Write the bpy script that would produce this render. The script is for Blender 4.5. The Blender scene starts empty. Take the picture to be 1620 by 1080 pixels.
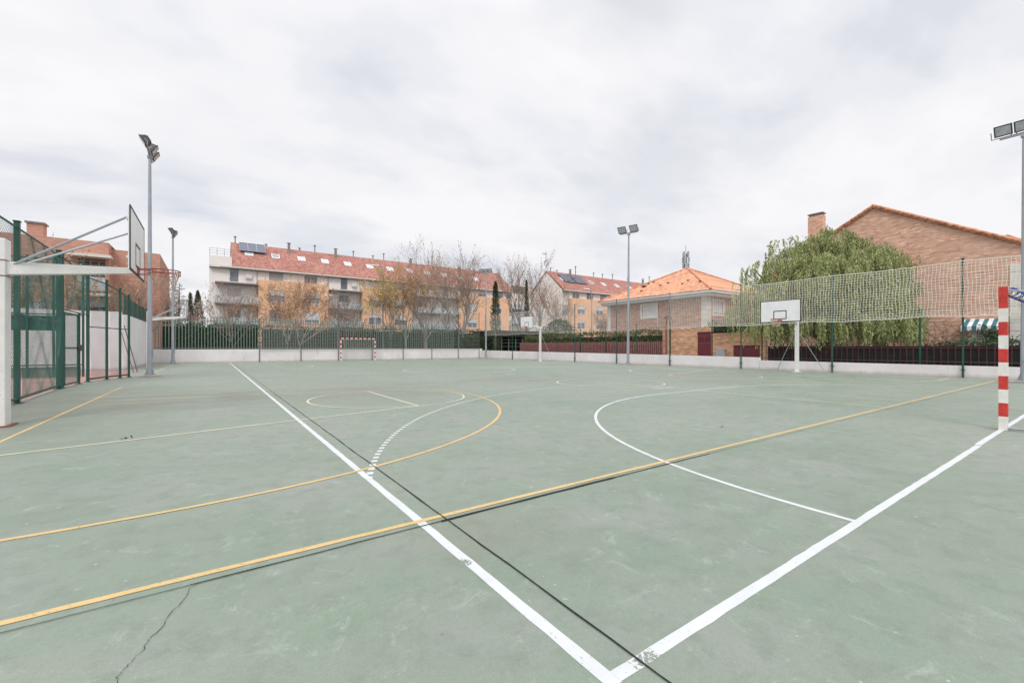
import bpy, math, random
from math import sin, cos, pi, radians, sqrt, atan2, hypot
from mathutils import Vector, Matrix

scene = bpy.context.scene
col = scene.collection

# ---------------------------------------------------------------- camera
CX, CY, CH = -1.206, -1.102, 1.226          # camera position
YAW = 0.608                                  # clockwise from +Y
F, HOR = 684.0, 549.0                        # focal length / horizon in a 1620 px wide picture
cam_d = bpy.data.cameras.new('camera')
cam_d.sensor_width = 36.0
cam_d.lens = F / 1620 * 36
cam_d.shift_y = (HOR - 540) / 1620
cam_d.clip_start = 0.05
cam_d.clip_end = 3000
cam = bpy.data.objects.new('camera', cam_d)
cam.location = (CX, CY, CH)
cam.rotation_euler = (pi / 2, 0, -YAW)
col.objects.link(cam)
scene.camera = cam

# ---------------------------------------------------------------- light
SUN_EL, SUN_AZ = radians(48), radians(215)   # azimuth clockwise from +Y
world = bpy.data.worlds.new('World')
scene.world = world
world.use_nodes = True
wn = world.node_tree.nodes
wl = world.node_tree.links
for n in list(wn):
    wn.remove(n)


def wnode(t, **kw):
    n = wn.new(t)
    for k, v in kw.items():
        setattr(n, k, v)
    return n


def wmath(op, a, b=None):
    n = wn.new('ShaderNodeMath')
    n.operation = op
    for i, v in enumerate((a, b)):
        if v is None:
            continue
        if isinstance(v, (int, float)):
            n.inputs[i].default_value = v
        else:
            wl.new(v, n.inputs[i])
    return n.outputs[0]


def wramp(fac, stops):
    n = wn.new('ShaderNodeValToRGB')
    cr = n.color_ramp
    cr.interpolation = 'EASE'
    cr.elements[0].position, cr.elements[0].color = stops[0][0], (*stops[0][1], 1)
    cr.elements[1].position, cr.elements[1].color = stops[-1][0], (*stops[-1][1], 1)
    for p, c in stops[1:-1]:
        e = cr.elements.new(p)
        e.color = (*c, 1)
    wl.new(fac, n.inputs[0])
    return n.outputs[0]


def wmix(fac, a, b, mode='MIX'):
    n = wn.new('ShaderNodeMix')
    n.data_type = 'RGBA'
    n.blend_type = mode
    for s, v in ((n.inputs[0], fac), (n.inputs[6], a), (n.inputs[7], b)):
        if isinstance(v, (int, float)):
            s.default_value = v
        elif isinstance(v, tuple):
            s.default_value = v
        else:
            wl.new(v, s)
    return n.outputs[2]


sky = wnode('ShaderNodeTexSky')
sky.sky_type = 'NISHITA'
sky.sun_disc = False
sky.sun_elevation = SUN_EL
sky.sun_rotation = SUN_AZ
tc = wnode('ShaderNodeTexCoord')
sep = wnode('ShaderNodeSeparateXYZ')
wl.new(tc.outputs['Generated'], sep.inputs[0])
zc = wmath('MAXIMUM', sep.outputs[2], 0.0)
den = wmath('ADD', zc, 0.22)
comb = wnode('ShaderNodeCombineXYZ')
wl.new(wmath('DIVIDE', sep.outputs[0], den), comb.inputs[0])
wl.new(wmath('DIVIDE', sep.outputs[1], den), comb.inputs[1])


def wnoise(scale, detail, rough, off, dist=0.0):
    m = wnode('ShaderNodeMapping')
    m.inputs['Location'].default_value = off
    m.inputs['Rotation'].default_value = (0, 0, 0.6)
    m.inputs['Scale'].default_value = (1.0, 1.45, 1.0)
    wl.new(comb.outputs[0], m.inputs[0])
    n = wnode('ShaderNodeTexNoise')
    n.inputs['Scale'].default_value = scale
    n.inputs['Detail'].default_value = detail
    n.inputs['Roughness'].default_value = rough
    n.inputs['Distortion'].default_value = dist
    wl.new(m.outputs[0], n.inputs['Vector'])
    return n.outputs[0]


n1 = wnoise(0.62, 6, 0.5, (0.7, 5.1, 0), 0.3)
n2 = wnoise(1.7, 7, 0.55, (4.3, 8.2, 0), 0.15)
cloud = wmath('ADD', wmath('MULTIPLY', n1, 0.62), wmath('MULTIPLY', n2, 0.38))
ccol = wramp(cloud, [(0.37, (0.74, 0.755, 0.82)), (0.43, (0.84, 0.85, 0.905)), (0.49, (0.92, 0.92, 0.95)), (0.56, (0.97, 0.965, 0.985))])
# an overcast sky is brighter towards the zenith
zen = wramp(zc, [(0.0, (0.96, 0.96, 0.96)), (0.6, (1.0, 1.0, 1.0)), (0.95, (2.3, 2.3, 2.3))])
ccol = wmix(1.0, ccol, zen, 'MULTIPLY')
ccol10 = wmix(1.0, ccol, (10.0, 10.0, 10.0, 1), 'MULTIPLY')
cover = wramp(wnoise(1.1, 4, 0.5, (1.2, 4.9, 0)), [(0.30, (0.80, 0.80, 0.80)), (0.48, (1, 1, 1))])
cv = wnode('ShaderNodeSeparateColor')
wl.new(cover, cv.inputs[0])
skyc = wmix(cv.outputs[0], sky.outputs[0], ccol10)
bg = wnode('ShaderNodeBackground')
bg.inputs['Strength'].default_value = 0.1
wl.new(skyc, bg.inputs['Color'])
wo = wnode('ShaderNodeOutputWorld')
wl.new(bg.outputs[0], wo.inputs['Surface'])

sun_d = bpy.data.lights.new('sun', 'SUN')
sun_d.energy = 1.45
sun_d.angle = radians(16)
sun_d.color = (1.0, 0.965, 0.92)
sun = bpy.data.objects.new('sun', sun_d)
sd = Vector((sin(SUN_AZ) * cos(SUN_EL), cos(SUN_AZ) * cos(SUN_EL), sin(SUN_EL)))
sun.rotation_euler = (-sd).to_track_quat('-Z', 'Y').to_euler()
sun.location = (0, 0, 60)
col.objects.link(sun)
vs = scene.view_settings
vs.view_transform = 'Standard'
vs.look = 'None'
vs.exposure = 0.0
vs.gamma = 1
vs.use_curve_mapping = False

# ---------------------------------------------------------------- photo geometry helpers
SY, CYW = sin(YAW), cos(YAW)


def ground_at(px, py):
    z = F * CH / (py - HOR)
    x = (px - 810) / F * z
    return (CX + z * SY + x * CYW, CY + z * CYW - x * SY)


def on_x(px, X, py=None):
    """point of the plane x = X seen at column px (and row py)"""
    t = (px - 810) / F
    z = (X - CX) / (SY + t * CYW)
    Y = CY + z * (CYW - t * SY)
    return (X, Y) if py is None else (X, Y, CH + (HOR - py) * z / F)


def on_y(px, Y, py=None):
    t = (px - 810) / F
    z = (Y - CY) / (CYW - t * SY)
    X = CX + z * (SY + t * CYW)
    return (X, Y) if py is None else (X, Y, CH + (HOR - py) * z / F)


def at_d(px, z, py=None):
    """point at depth z"""
    x = (px - 810) / F * z
    X, Y = CX + z * SY + x * CYW, CY + z * CYW - x * SY
    return (X, Y) if py is None else (X, Y, CH + (HOR - py) * z / F)


# ---------------------------------------------------------------- materials
class NT:
    def __init__(s, name):
        s.m = bpy.data.materials.new(name)
        s.m.use_nodes = True
        s.n = s.m.node_tree.nodes
        s.l = s.m.node_tree.links
        s.b = s.n['Principled BSDF']
        s.out = s.n['Material Output']
        s.tc = s.n.new('ShaderNodeTexCoord')
        s.obj = s.n.new('ShaderNodeNewGeometry').outputs['Position']

    def set(s, sock, v):
        if isinstance(v, (int, float)):
            sock.default_value = v
        elif isinstance(v, (tuple, list)):
            v = tuple(v)
            if len(v) == 3 and len(sock.default_value) == 4:
                v = v + (1,)
            sock.default_value = v
        else:
            s.l.new(v, sock)

    def noise(s, scale, detail=4, rough=0.55, vec=None, dist=0.0, stretch=None, off=None):
        n = s.n.new('ShaderNodeTexNoise')
        v = s.obj if vec is None else vec
        if stretch or off:
            mp = s.n.new('ShaderNodeMapping')
            mp.inputs['Scale'].default_value = stretch or (1, 1, 1)
            mp.inputs['Location'].default_value = off or (0, 0, 0)
            s.l.new(v, mp.inputs[0])
            v = mp.outputs[0]
        s.l.new(v, n.inputs['Vector'])
        n.inputs['Scale'].default_value = scale
        n.inputs['Detail'].default_value = detail
        n.inputs['Roughness'].default_value = rough
        n.inputs['Distortion'].default_value = dist
        return n.outputs[0]

    def ramp(s, fac, stops, interp='LINEAR'):
        n = s.n.new('ShaderNodeValToRGB')
        cr = n.color_ramp
        cr.interpolation = interp
        st = [(p, (c, c, c) if isinstance(c, (int, float)) else c) for p, c in stops]
        cr.elements[0].position, cr.elements[0].color = st[0][0], (*st[0][1], 1)
        cr.elements[1].position, cr.elements[1].color = st[-1][0], (*st[-1][1], 1)
        for p, c in st[1:-1]:
            e = cr.elements.new(p)
            e.color = (*c, 1)
        s.l.new(fac, n.inputs[0])
        return n.outputs[0]

    def mix(s, fac, a, b, mode='MIX'):
        n = s.n.new('ShaderNodeMix')
        n.data_type = 'RGBA'
        n.blend_type = mode
        s.set(n.inputs[0], fac)
        s.set(n.inputs[6], a)
        s.set(n.inputs[7], b)
        return n.outputs[2]

    def math(s, op, a, b=0.0, c=None):
        n = s.n.new('ShaderNodeMath')
        n.operation = op
        s.set(n.inputs[0], a)
        s.set(n.inputs[1], b)
        if c is not None:
            s.set(n.inputs[2], c)
        return n.outputs[0]

    def sep(s, v=None):
        n = s.n.new('ShaderNodeSeparateXYZ')
        s.l.new(s.obj if v is None else v, n.inputs[0])
        return n.outputs

    def comb(s, x, y, z):
        n = s.n.new('ShaderNodeCombineXYZ')
        for i, v in enumerate((x, y, z)):
            s.set(n.inputs[i], v)
        return n.outputs[0]

    def bump(s, h, strength=0.3, dist=0.01):
        n = s.n.new('ShaderNodeBump')
        n.inputs['Strength'].default_value = strength
        n.inputs['Distance'].default_value = dist
        s.l.new(h, n.inputs['Height'])
        s.l.new(n.outputs[0], s.b.inputs['Normal'])

    def fin(s, color, rough=0.6, metal=0.0, spec=0.5):
        s.set(s.b.inputs['Base Color'], color)
        s.set(s.b.inputs['Roughness'], rough)
        s.set(s.b.inputs['Metallic'], metal)
        s.set(s.b.inputs['Specular IOR Level'], spec)
        return s.m

    def cut(s, fac):
        """fac 1 = solid, 0 = worn away"""
        t = s.n.new('ShaderNodeBsdfTransparent')
        mx = s.n.new('ShaderNodeMixShader')
        s.set(mx.inputs[0], fac)
        s.l.new(t.outputs[0], mx.inputs[1])
        s.l.new(s.b.outputs[0], mx.inputs[2])
        s.l.new(mx.outputs[0], s.out.inputs['Surface'])

    def near(s, px, py, r0, r1):
        """1 near the ground point (px,py), fading to 0 between r0 and r1"""
        x, y, z = s.sep()
        d = s.math('SQRT', s.math('ADD', s.math('POWER', s.math('ABSOLUTE', s.math('SUBTRACT', x, px)), 2.0),
                                  s.math('POWER', s.math('ABSOLUTE', s.math('SUBTRACT', y, py)), 2.0)))
        return s.ramp(s.math('DIVIDE', d, r1), [(r0 / r1 * 0.98, 1.0), (0.999, 0.0)], 'EASE')


def plain(name, c, rough=0.6, metal=0.0, var=0.12, scale=3.0, spec=0.5, dirt=0.0, chips=0.0):
    t = NT(name)
    k = t.ramp(t.noise(scale, 5), [(0.3, 1 - var), (0.7, 1 + var * 0.4)])
    cc = t.mix(1.0, c, k, 'MULTIPLY')
    if dirt:
        d = t.ramp(t.noise(1.2, 8, 0.7, stretch=(1, 1, 0.25)), [(0.55, 0.0), (0.8, dirt)])
        cc = t.mix(d, cc, (0.16, 0.13, 0.10))
    if chips:
        d = t.ramp(t.noise(26, 5, 0.6), [(0.66, 0.0), (0.675, chips)])
        cc = t.mix(d, cc, (0.13, 0.065, 0.04))
    return t.fin(cc, rough, metal, spec)


M = {}


def mat_court():
    t = NT('worn green court paint')
    big = t.noise(0.22, 5, 0.55, dist=0.4)
    mid = t.noise(0.9, 7, 0.62, off=(4, 2, 0))
    fine = t.noise(5.0, 8, 0.7)
    grn = t.noise(1.6, 6, 0.65, off=(11, 3, 0), dist=0.6)
    base = t.ramp(big, [(0.32, (0.172, 0.226, 0.170)), (0.5, (0.208, 0.257, 0.202)), (0.68, (0.268, 0.295, 0.246))])
    base = t.mix(t.ramp(mid, [(0.38, 0.0), (0.5, 0.4), (0.62, 0.9)]), base, (0.246, 0.270, 0.234))
    base = t.mix(t.ramp(grn, [(0.48, 0.0), (0.66, 0.65)]), base, (0.190, 0.258, 0.188))
    base = t.mix(t.ramp(fine, [(0.34, 0.5), (0.52, 0.0)]), base, (0.150, 0.186, 0.146))
    # pale scuffs
    sc = t.noise(4.2, 9, 0.78, dist=1.2, off=(7, 7, 0))
    base = t.mix(t.ramp(sc, [(0.56, 0.0), (0.68, 0.6)]), base, (0.34, 0.395, 0.335))
    # fine grit
    gr = t.noise(150, 3, 0.65)
    base = t.mix(1.0, base, t.ramp(gr, [(0.28, 0.84), (0.72, 1.10)]), 'MULTIPLY')
    gr2 = t.noise(38, 4, 0.7, off=(2, 9, 0))
    base = t.mix(1.0, base, t.ramp(gr2, [(0.3, 0.94), (0.7, 1.05)]), 'MULTIPLY')
    # small dark pits and droppings
    pit = t.noise(9.0, 3, 0.5, off=(5, 1, 3))
    base = t.mix(t.ramp(pit, [(0.73, 0.0), (0.755, 0.6)]), base, (0.12, 0.13, 0.11))
    # bright white flecks
    fl = t.noise(22, 2, 0.5, off=(3, 5, 1))
    base = t.mix(t.ramp(fl, [(0.74, 0.0), (0.77, 0.5)]), base, (0.55, 0.58, 0.56))
    # contact shade painted into the court colour round the feet of posts
    contact_shade = None
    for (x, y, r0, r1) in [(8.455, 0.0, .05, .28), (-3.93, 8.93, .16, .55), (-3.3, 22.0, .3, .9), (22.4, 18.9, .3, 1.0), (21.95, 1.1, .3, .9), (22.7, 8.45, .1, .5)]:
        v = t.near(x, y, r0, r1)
        contact_shade = v if contact_shade is None else t.math('MAXIMUM', contact_shade, v)
    base = t.mix(t.math('MULTIPLY', contact_shade, t.ramp(t.noise(6, 5, 0.7), [(0.3, 0.35), (0.7, 0.85)])), base, (0.13, 0.12, 0.095))
    # dark, silty stains where water stands
    st = None
    for (x, y, r0, r1, a) in [(-2.2, 11.5, 0.5, 4.0, 0.9), (2.2, 11.0, 0.5, 3.6, 0.6), (-3.2, 14.5, 0.3, 3.0, 0.5), (-2.5, 22, 0.4, 3.5, 0.6), (9, 12.5, 0.5, 4.5, 0.5),
                              (-2.8, 8, 0.2, 2.2, 0.5), (0.35, 1.35, 0.1, 0.9, 0.35), (16, 9, 0.5, 5, 0.4)]:
        v = t.math('MULTIPLY', t.near(x, y, r0, r1), a)
        st = v if st is None else t.math('MAXIMUM', st, v)
    sn = t.ramp(t.noise(0.8, 8, 0.65, stretch=(0.5, 1.2, 1), dist=0.5), [(0.36, 0.0), (0.56, 1.0)])
    base = t.mix(t.math('MULTIPLY', t.math('MULTIPLY', st, sn), 0.95), base, (0.165, 0.165, 0.125))
    # silt against the walls
    x, y, z = t.sep()
    e = t.math('MAXIMUM', t.ramp(t.math('DIVIDE', t.math('SUBTRACT', x, 20), 4.0), [(0.45, 0.0), (0.9, 0.8)]),
               t.ramp(t.math('DIVIDE', t.math('SUBTRACT', y, 36), 5.0), [(0.4, 0.0), (0.92, 0.75)]))
    e = t.math('MAXIMUM', e, t.ramp(t.math('DIVIDE', t.math('SUBTRACT', -2.0, x), 3.0), [(0.35, 0.0), (0.95, 0.8)]))
    base = t.mix(t.math('MULTIPLY', e, t.ramp(mid, [(0.35, 0.1), (0.6, 0.7)])), base, (0.20, 0.18, 0.14))
    t.bump(t.math('ADD', gr, t.math('MULTIPLY', fine, 1.5)), 0.25, 0.006)
    return t.fin(base, t.ramp(mid, [(0.3, 0.42), (0.7, 0.62)]), 0, 0.5)


def mat_paint(name, c, wear, spots=()):
    t = NT(name)
    k = t.mix(1.0, c, t.ramp(t.noise(2.5, 6, 0.7), [(0.3, 0.86), (0.7, 1.04)]), 'MULTIPLY')
    n = t.noise(60, 7, 0.75)
    # far lines are thinner and more worn
    x, y, z = t.sep()
    far = t.ramp(t.math('DIVIDE', y, 40.0), [(0.10, 0.0), (0.6, 0.06)])
    thr = t.math('ADD', far, wear)
    for (sx, sy, r0, r1, a) in spots:
        thr = t.math('MAXIMUM', thr, t.math('MULTIPLY', t.near(sx, sy, r0, r1), a))
    big = t.math('MULTIPLY', t.math('SUBTRACT', t.noise(1.7, 4), 0.5), 0.16)
    d = t.math('SUBTRACT', t.math('ADD', n, big), thr)
    t.cut(t.ramp(t.math('ADD', d, 0.5), [(0.49, 0.0), (0.52, 1.0)]))
    t.bump(n, 0.2, 0.002)
    return t.fin(k, 0.6, 0, 0.4)


def mat_brick(name, cols, mortar, bw=0.26, bh=0.075):
    t = NT(name)
    x, y, z = t.sep()
    g = t.n.new('ShaderNodeNewGeometry')
    nx = t.math('ABSOLUTE', t.sep(g.outputs['True Normal'])[0])
    side = t.math('GREATER_THAN', nx, 0.6)
    u = t.math('ADD', t.math('MULTIPLY', y, side), t.math('MULTIPLY', x, t.math('SUBTRACT', 1.0, side)))
    v = t.comb(u, z, 0.0)
    b = t.n.new('ShaderNodeTexBrick')
    t.l.new(v, b.inputs['Vector'])
    b.inputs['Scale'].default_value = 1.0
    b.inputs['Brick Width'].default_value = bw
    b.inputs['Row Height'].default_value = bh
    b.inputs['Mortar Size'].default_value = 0.007
    b.inputs['Color1'].default_value = (0, 0, 0, 1)
    b.inputs['Color2'].default_value = (1, 1, 1, 1)
    b.inputs['Mortar'].default_value = (0.5, 0.5, 0.5, 1)
    c = t.ramp(b.outputs['Color'], [(i / (len(cols) - 1), cc) for i, cc in enumerate(cols)])
    st = t.noise(1.0, 6, 0.7, vec=v, stretch=(0.9, 6.0, 1))
    c = t.mix(1.0, c, t.ramp(st, [(0.3, 0.72), (0.5, 1.0), (0.72, 1.28)]), 'MULTIPLY')
    wv = t.noise(0.35, 4, 0.6, vec=v)
    c = t.mix(t.ramp(wv, [(0.45, 0.0), (0.75, 0.35)]), c, mortar)
    c = t.mix(b.outputs['Fac'], c, mortar)
    t.bump(t.math('SUBTRACT', 1.0, b.outputs['Fac']), 0.5, 0.01)
    return t.fin(c, 0.9, 0, 0.2)


def mat_roof(name, cols, pitch=0.24, along='x'):
    t = NT(name)
    x, y, z = t.sep()
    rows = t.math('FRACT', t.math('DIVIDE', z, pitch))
    u = x if along == 'x' else y
    cols_w = t.math('ABSOLUTE', t.math('SINE', t.math('MULTIPLY', u, pi / 0.22)))
    c = t.ramp(t.noise(0.5, 7, 0.7), [(0.3, cols[0]), (0.5, cols[1]), (0.7, cols[2])])
    v = t.comb(t.math('SNAP', u, 0.22), t.math('SNAP', z, pitch), 0.0)
    wn_ = t.n.new('ShaderNodeTexWhiteNoise')
    t.l.new(v, wn_.inputs['Vector'])
    c = t.mix(1.0, c, t.ramp(wn_.outputs['Value'], [(0.0, 0.74), (1.0, 1.2)]), 'MULTIPLY')
    c = t.mix(1.0, c, t.ramp(rows, [(0.0, 0.5), (0.16, 1.0), (1.0, 0.97)]), 'MULTIPLY')  # shade at each tile row is painted into the colour
    h = t.math('ADD', t.math('MULTIPLY', cols_w, 0.7), t.math('MULTIPLY', t.math('SUBTRACT', 1.0, rows), 0.5))
    t.bump(h, 0.6, 0.05)
    return t.fin(c, 0.85, 0, 0.25)


def mat_leaf(name, c1, c2, c3, rough=0.6, scale=0.9, trans=0.3):
    t = NT(name)
    g = t.n.new('ShaderNodeNewGeometry')
    n = t.noise(scale, 3)
    r = t.math('ADD', t.math('MULTIPLY', g.outputs['Random Per Island'], 0.55), t.math('MULTIPLY', n, 0.5))
    c = t.ramp(r, [(0.15, c1), (0.5, c2), (0.85, c3)])
    m = t.fin(c, rough, 0, 0.3)
    if trans:
        tr = t.n.new('ShaderNodeBsdfTranslucent')
        t.l.new(c, tr.inputs['Color'])
        mx = t.n.new('ShaderNodeMixShader')
        mx.inputs[0].default_value = trans
        t.l.new(t.b.outputs[0], mx.inputs[1])
        t.l.new(tr.outputs[0], mx.inputs[2])
        t.l.new(mx.outputs[0], t.out.inputs['Surface'])
    return m


def mat_white_wall():
    t = NT('whitewashed render')
    c = t.ramp(t.noise(0.7, 8, 0.65), [(0.3, (0.66, 0.63, 0.63)), (0.6, (0.77, 0.74, 0.745))])
    # rain streaks and a grubby foot
    x, y, z = t.sep()
    s = t.noise(2.2, 8, 0.75, stretch=(1.5, 1.5, 0.22))
    c = t.mix(t.ramp(s, [(0.56, 0.0), (0.78, 0.6)]), c, (0.40, 0.36, 0.34))
    foot = t.ramp(t.math('ADD', z, t.math('MULTIPLY', t.noise(3, 5), 0.16)), [(0.07, 0.65), (0.24, 0.0)])
    c = t.mix(foot, c, (0.34, 0.31, 0.27))
    sp = t.noise(14, 4, 0.6)
    c = t.mix(t.ramp(sp, [(0.70, 0.0), (0.74, 0.5)]), c, (0.3, 0.27, 0.25))
    t.bump(t.noise(18, 6), 0.3, 0.01)
    return t.fin(c, 0.9, 0, 0.2)


def mat_striped(name, a, b, period, axis):
    t = NT(name)
    x, y, z = t.sep()
    u = {'x': x, 'y': y}[axis]
    f = t.math('GREATER_THAN', t.math('FRACT', t.math('DIVIDE', u, period)), 0.5)
    return t.fin(t.mix(f, a, b), 0.8)


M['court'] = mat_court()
G1 = ground_at(733, 890)
G2 = ground_at(1025, 1045)
G3 = ground_at(775, 932)
M['white_line'] = mat_paint('worn white line paint', (0.60, 0.62, 0.625), 0.355,
                            [(*G1, 0.02, 0.12, 0.535), (*G2, 0.02, 0.20, 0.52), (*G3, 0.0, 0.07, 0.54), (*ground_at(1160, 962), 0.0, 0.08, 0.47), (*ground_at(1338, 858), 0.0, 0.12, 0.46)])
M['yellow_line'] = mat_paint('worn yellow line paint', (0.62, 0.44, 0.20), 0.385)
M['pale_line'] = mat_paint('faded cream line paint', (0.66, 0.61, 0.46), 0.37)
M['joint'] = plain('black joint sealant', (0.012, 0.013, 0.010), 0.95, var=0.3, scale=20)
M['wall'] = mat_white_wall()
M['concrete'] = plain('grey concrete', (0.36, 0.35, 0.33), 0.9, var=0.2, scale=4)
M['earth'] = plain('street asphalt and earth', (0.16, 0.15, 0.14), 0.95, var=0.3, scale=0.3)
M['asphalt'] = plain('asphalt', (0.07, 0.07, 0.072), 0.9, var=0.25, scale=2)
M['clay'] = plain('reddish court surface', (0.42, 0.24, 0.21), 0.9, var=0.3, scale=1.2, dirt=0.5)
M['galv'] = plain('galvanised steel', (0.36, 0.39, 0.43), 0.5, 0.25, var=0.15, scale=2.2, dirt=0.15)
M['darkgrey'] = plain('dark grey metal', (0.07, 0.075, 0.08), 0.5, 0.2)
M['lens'] = plain('floodlight glass', (0.52, 0.55, 0.58), 0.12, 0.0, var=0.3, scale=9)
M['white_metal'] = plain('white painted steel', (0.76, 0.75, 0.73), 0.5, var=0.10, scale=5, dirt=0.45, chips=0.8)
M['green_metal'] = plain('dark green painted steel', (0.014, 0.075, 0.056), 0.45, var=0.2, dirt=0.15)
M['green_wire'] = plain('green plastic coated wire', (0.03, 0.12, 0.095), 0.5)
M['grey_green'] = plain('grey green painted bar', (0.15, 0.20, 0.175), 0.55, var=0.15)
M['grey_wire'] = plain('grey wire', (0.34, 0.35, 0.33), 0.5)
M['net_white'] = plain('white net cord', (0.80, 0.78, 0.70), 0.8)
M['net_pale'] = plain('pale net cord', (0.62, 0.61, 0.57), 0.8)
M['board'] = plain('backboard laminate', (0.80, 0.81, 0.82), 0.4, var=0.08, dirt=0.12)
M['black'] = plain('black paint', (0.02, 0.02, 0.022), 0.5)
M['hoop_red'] = plain('rusty red paint', (0.40, 0.075, 0.06), 0.55, var=0.3, scale=12)
M['goal_red'] = plain('glossy red paint', (0.60, 0.04, 0.032), 0.5, var=0.3, scale=14, dirt=0.3, chips=0.9)
M['goal_white'] = plain('glossy white paint', (0.78, 0.76, 0.72), 0.5, var=0.14, scale=9, dirt=0.5, chips=0.9)
M['blue'] = plain('blue plastic tie', (0.03, 0.06, 0.35), 0.5)
M['rust'] = plain('rust', (0.24, 0.09, 0.05), 0.8, var=0.4, scale=12)
M['maroon'] = plain('maroon painted metal', (0.16, 0.022, 0.035), 0.5, var=0.2)
M['picket'] = plain('dark red picket paint', (0.085, 0.018, 0.024), 0.6, var=0.3)
M['brown_fence'] = plain('reddish brown slats', (0.29, 0.13, 0.12), 0.7, var=0.35, scale=5)
M['screen_dark'] = plain('dark screen', (0.022, 0.026, 0.024), 0.9, var=0.4, scale=3)
M['windscreen'] = plain('dark green windbreak cloth', (0.015, 0.075, 0.062), 0.8, var=0.25)
M['cream'] = plain('cream facade render', (0.87, 0.82, 0.78), 0.9, var=0.05, scale=0.8, dirt=0.06)
M['cream_trim'] = plain('pale stone trim', (0.72, 0.69, 0.63), 0.8, var=0.1)
M['orange'] = plain('orange facade tiles', (0.86, 0.52, 0.32), 0.85, var=0.10, scale=0.7)
M['slab'] = plain('weathered concrete slab', (0.30, 0.28, 0.26), 0.9, var=0.3)
M['glass_rail'] = plain('smoked balcony glass', (0.52, 0.57, 0.60), 0.2, var=0.15)
M['pane'] = plain('window pane', (0.20, 0.22, 0.26), 0.06, var=0.5, scale=0.7, spec=0.8)
M['frame'] = plain('white window frame', (0.78, 0.78, 0.78), 0.5)
M['shutter'] = plain('roller shutter', (0.70, 0.69, 0.68), 0.6, var=0.1)
M['shutter_grey'] = plain('grey roller shutter', (0.42, 0.46, 0.47), 0.6, var=0.1)
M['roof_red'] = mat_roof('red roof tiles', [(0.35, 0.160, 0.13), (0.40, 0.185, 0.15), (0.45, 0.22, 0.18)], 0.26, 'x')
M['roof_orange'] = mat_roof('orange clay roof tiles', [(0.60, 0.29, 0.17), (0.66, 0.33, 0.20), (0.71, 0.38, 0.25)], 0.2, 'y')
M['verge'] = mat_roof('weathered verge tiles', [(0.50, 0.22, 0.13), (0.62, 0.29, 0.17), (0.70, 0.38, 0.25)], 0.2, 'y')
M['solar'] = plain('solar panel', (0.05, 0.06, 0.11), 0.15, spec=0.8)
M['brick'] = mat_brick('mixed red brick', [(0.60, 0.33, 0.23), (0.75, 0.45, 0.33), (0.50, 0.28, 0.20), (0.84, 0.57, 0.43)], (0.64, 0.45, 0.36))
M['brick_red'] = mat_brick('red brick of the hip roofed house', [(0.42, 0.22, 0.17), (0.56, 0.33, 0.25), (0.36, 0.20, 0.16), (0.64, 0.40, 0.31)], (0.46, 0.33, 0.28))
M['brick_warm'] = mat_brick('mixed orange brick', [(0.52, 0.25, 0.15), (0.74, 0.42, 0.25), (0.38, 0.20, 0.14), (0.80, 0.50, 0.32)], (0.60, 0.38, 0.26))
M['brick_far'] = mat_brick('red brick of the far block', [(0.52, 0.25, 0.19), (0.60, 0.31, 0.23), (0.48, 0.23, 0.18)], (0.52, 0.34, 0.27))
M['bark'] = plain('grey brown bark', (0.22, 0.19, 0.165), 0.95, var=0.35, scale=4)
M['bark_pale'] = plain('pale plane tree bark', (0.46, 0.42, 0.37), 0.95, var=0.4, scale=3)
M['branches'] = plain('dark green branches', (0.035, 0.05, 0.025), 0.95)  # dark green core inside the hedges
M['tan_cord'] = plain('frayed tan cord', (0.50, 0.36, 0.28), 0.9)
M['twig'] = plain('twigs', (0.34, 0.26, 0.21), 0.95, var=0.2)
M['leaf_brown'] = mat_leaf('withered brown leaves', (0.32, 0.17, 0.10), (0.54, 0.32, 0.18), (0.68, 0.43, 0.24))
M['leaf_yellow'] = mat_leaf('yellow green leaves', (0.36, 0.30, 0.09), (0.58, 0.45, 0.14), (0.64, 0.42, 0.18))
M['leaf_grey'] = mat_leaf('dull clinging leaves', (0.22, 0.16, 0.13), (0.34, 0.25, 0.20), (0.44, 0.33, 0.26))
M['leaf_dark'] = mat_leaf('dark evergreen needles', (0.03, 0.052, 0.022), (0.052, 0.085, 0.036), (0.09, 0.125, 0.055), trans=0.15)
M['leaf_hedge'] = mat_leaf('clipped hedge leaves', (0.018, 0.065, 0.024), (0.034, 0.105, 0.04), (0.06, 0.14, 0.055), trans=0.15)
M['leaf_olive'] = mat_leaf('olive hedge leaves', (0.05, 0.065, 0.02), (0.10, 0.12, 0.045), (0.17, 0.18, 0.08), trans=0.2)
M['leaf_pepper'] = mat_leaf('pepper tree leaflets', (0.15, 0.18, 0.07), (0.35, 0.395, 0.165), (0.62, 0.65, 0.33), trans=0.35, scale=0.6)
M['awning'] = mat_striped('striped awning cloth', (0.75, 0.78, 0.78), (0.05, 0.16, 0.20), 0.36, 'y')


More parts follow.
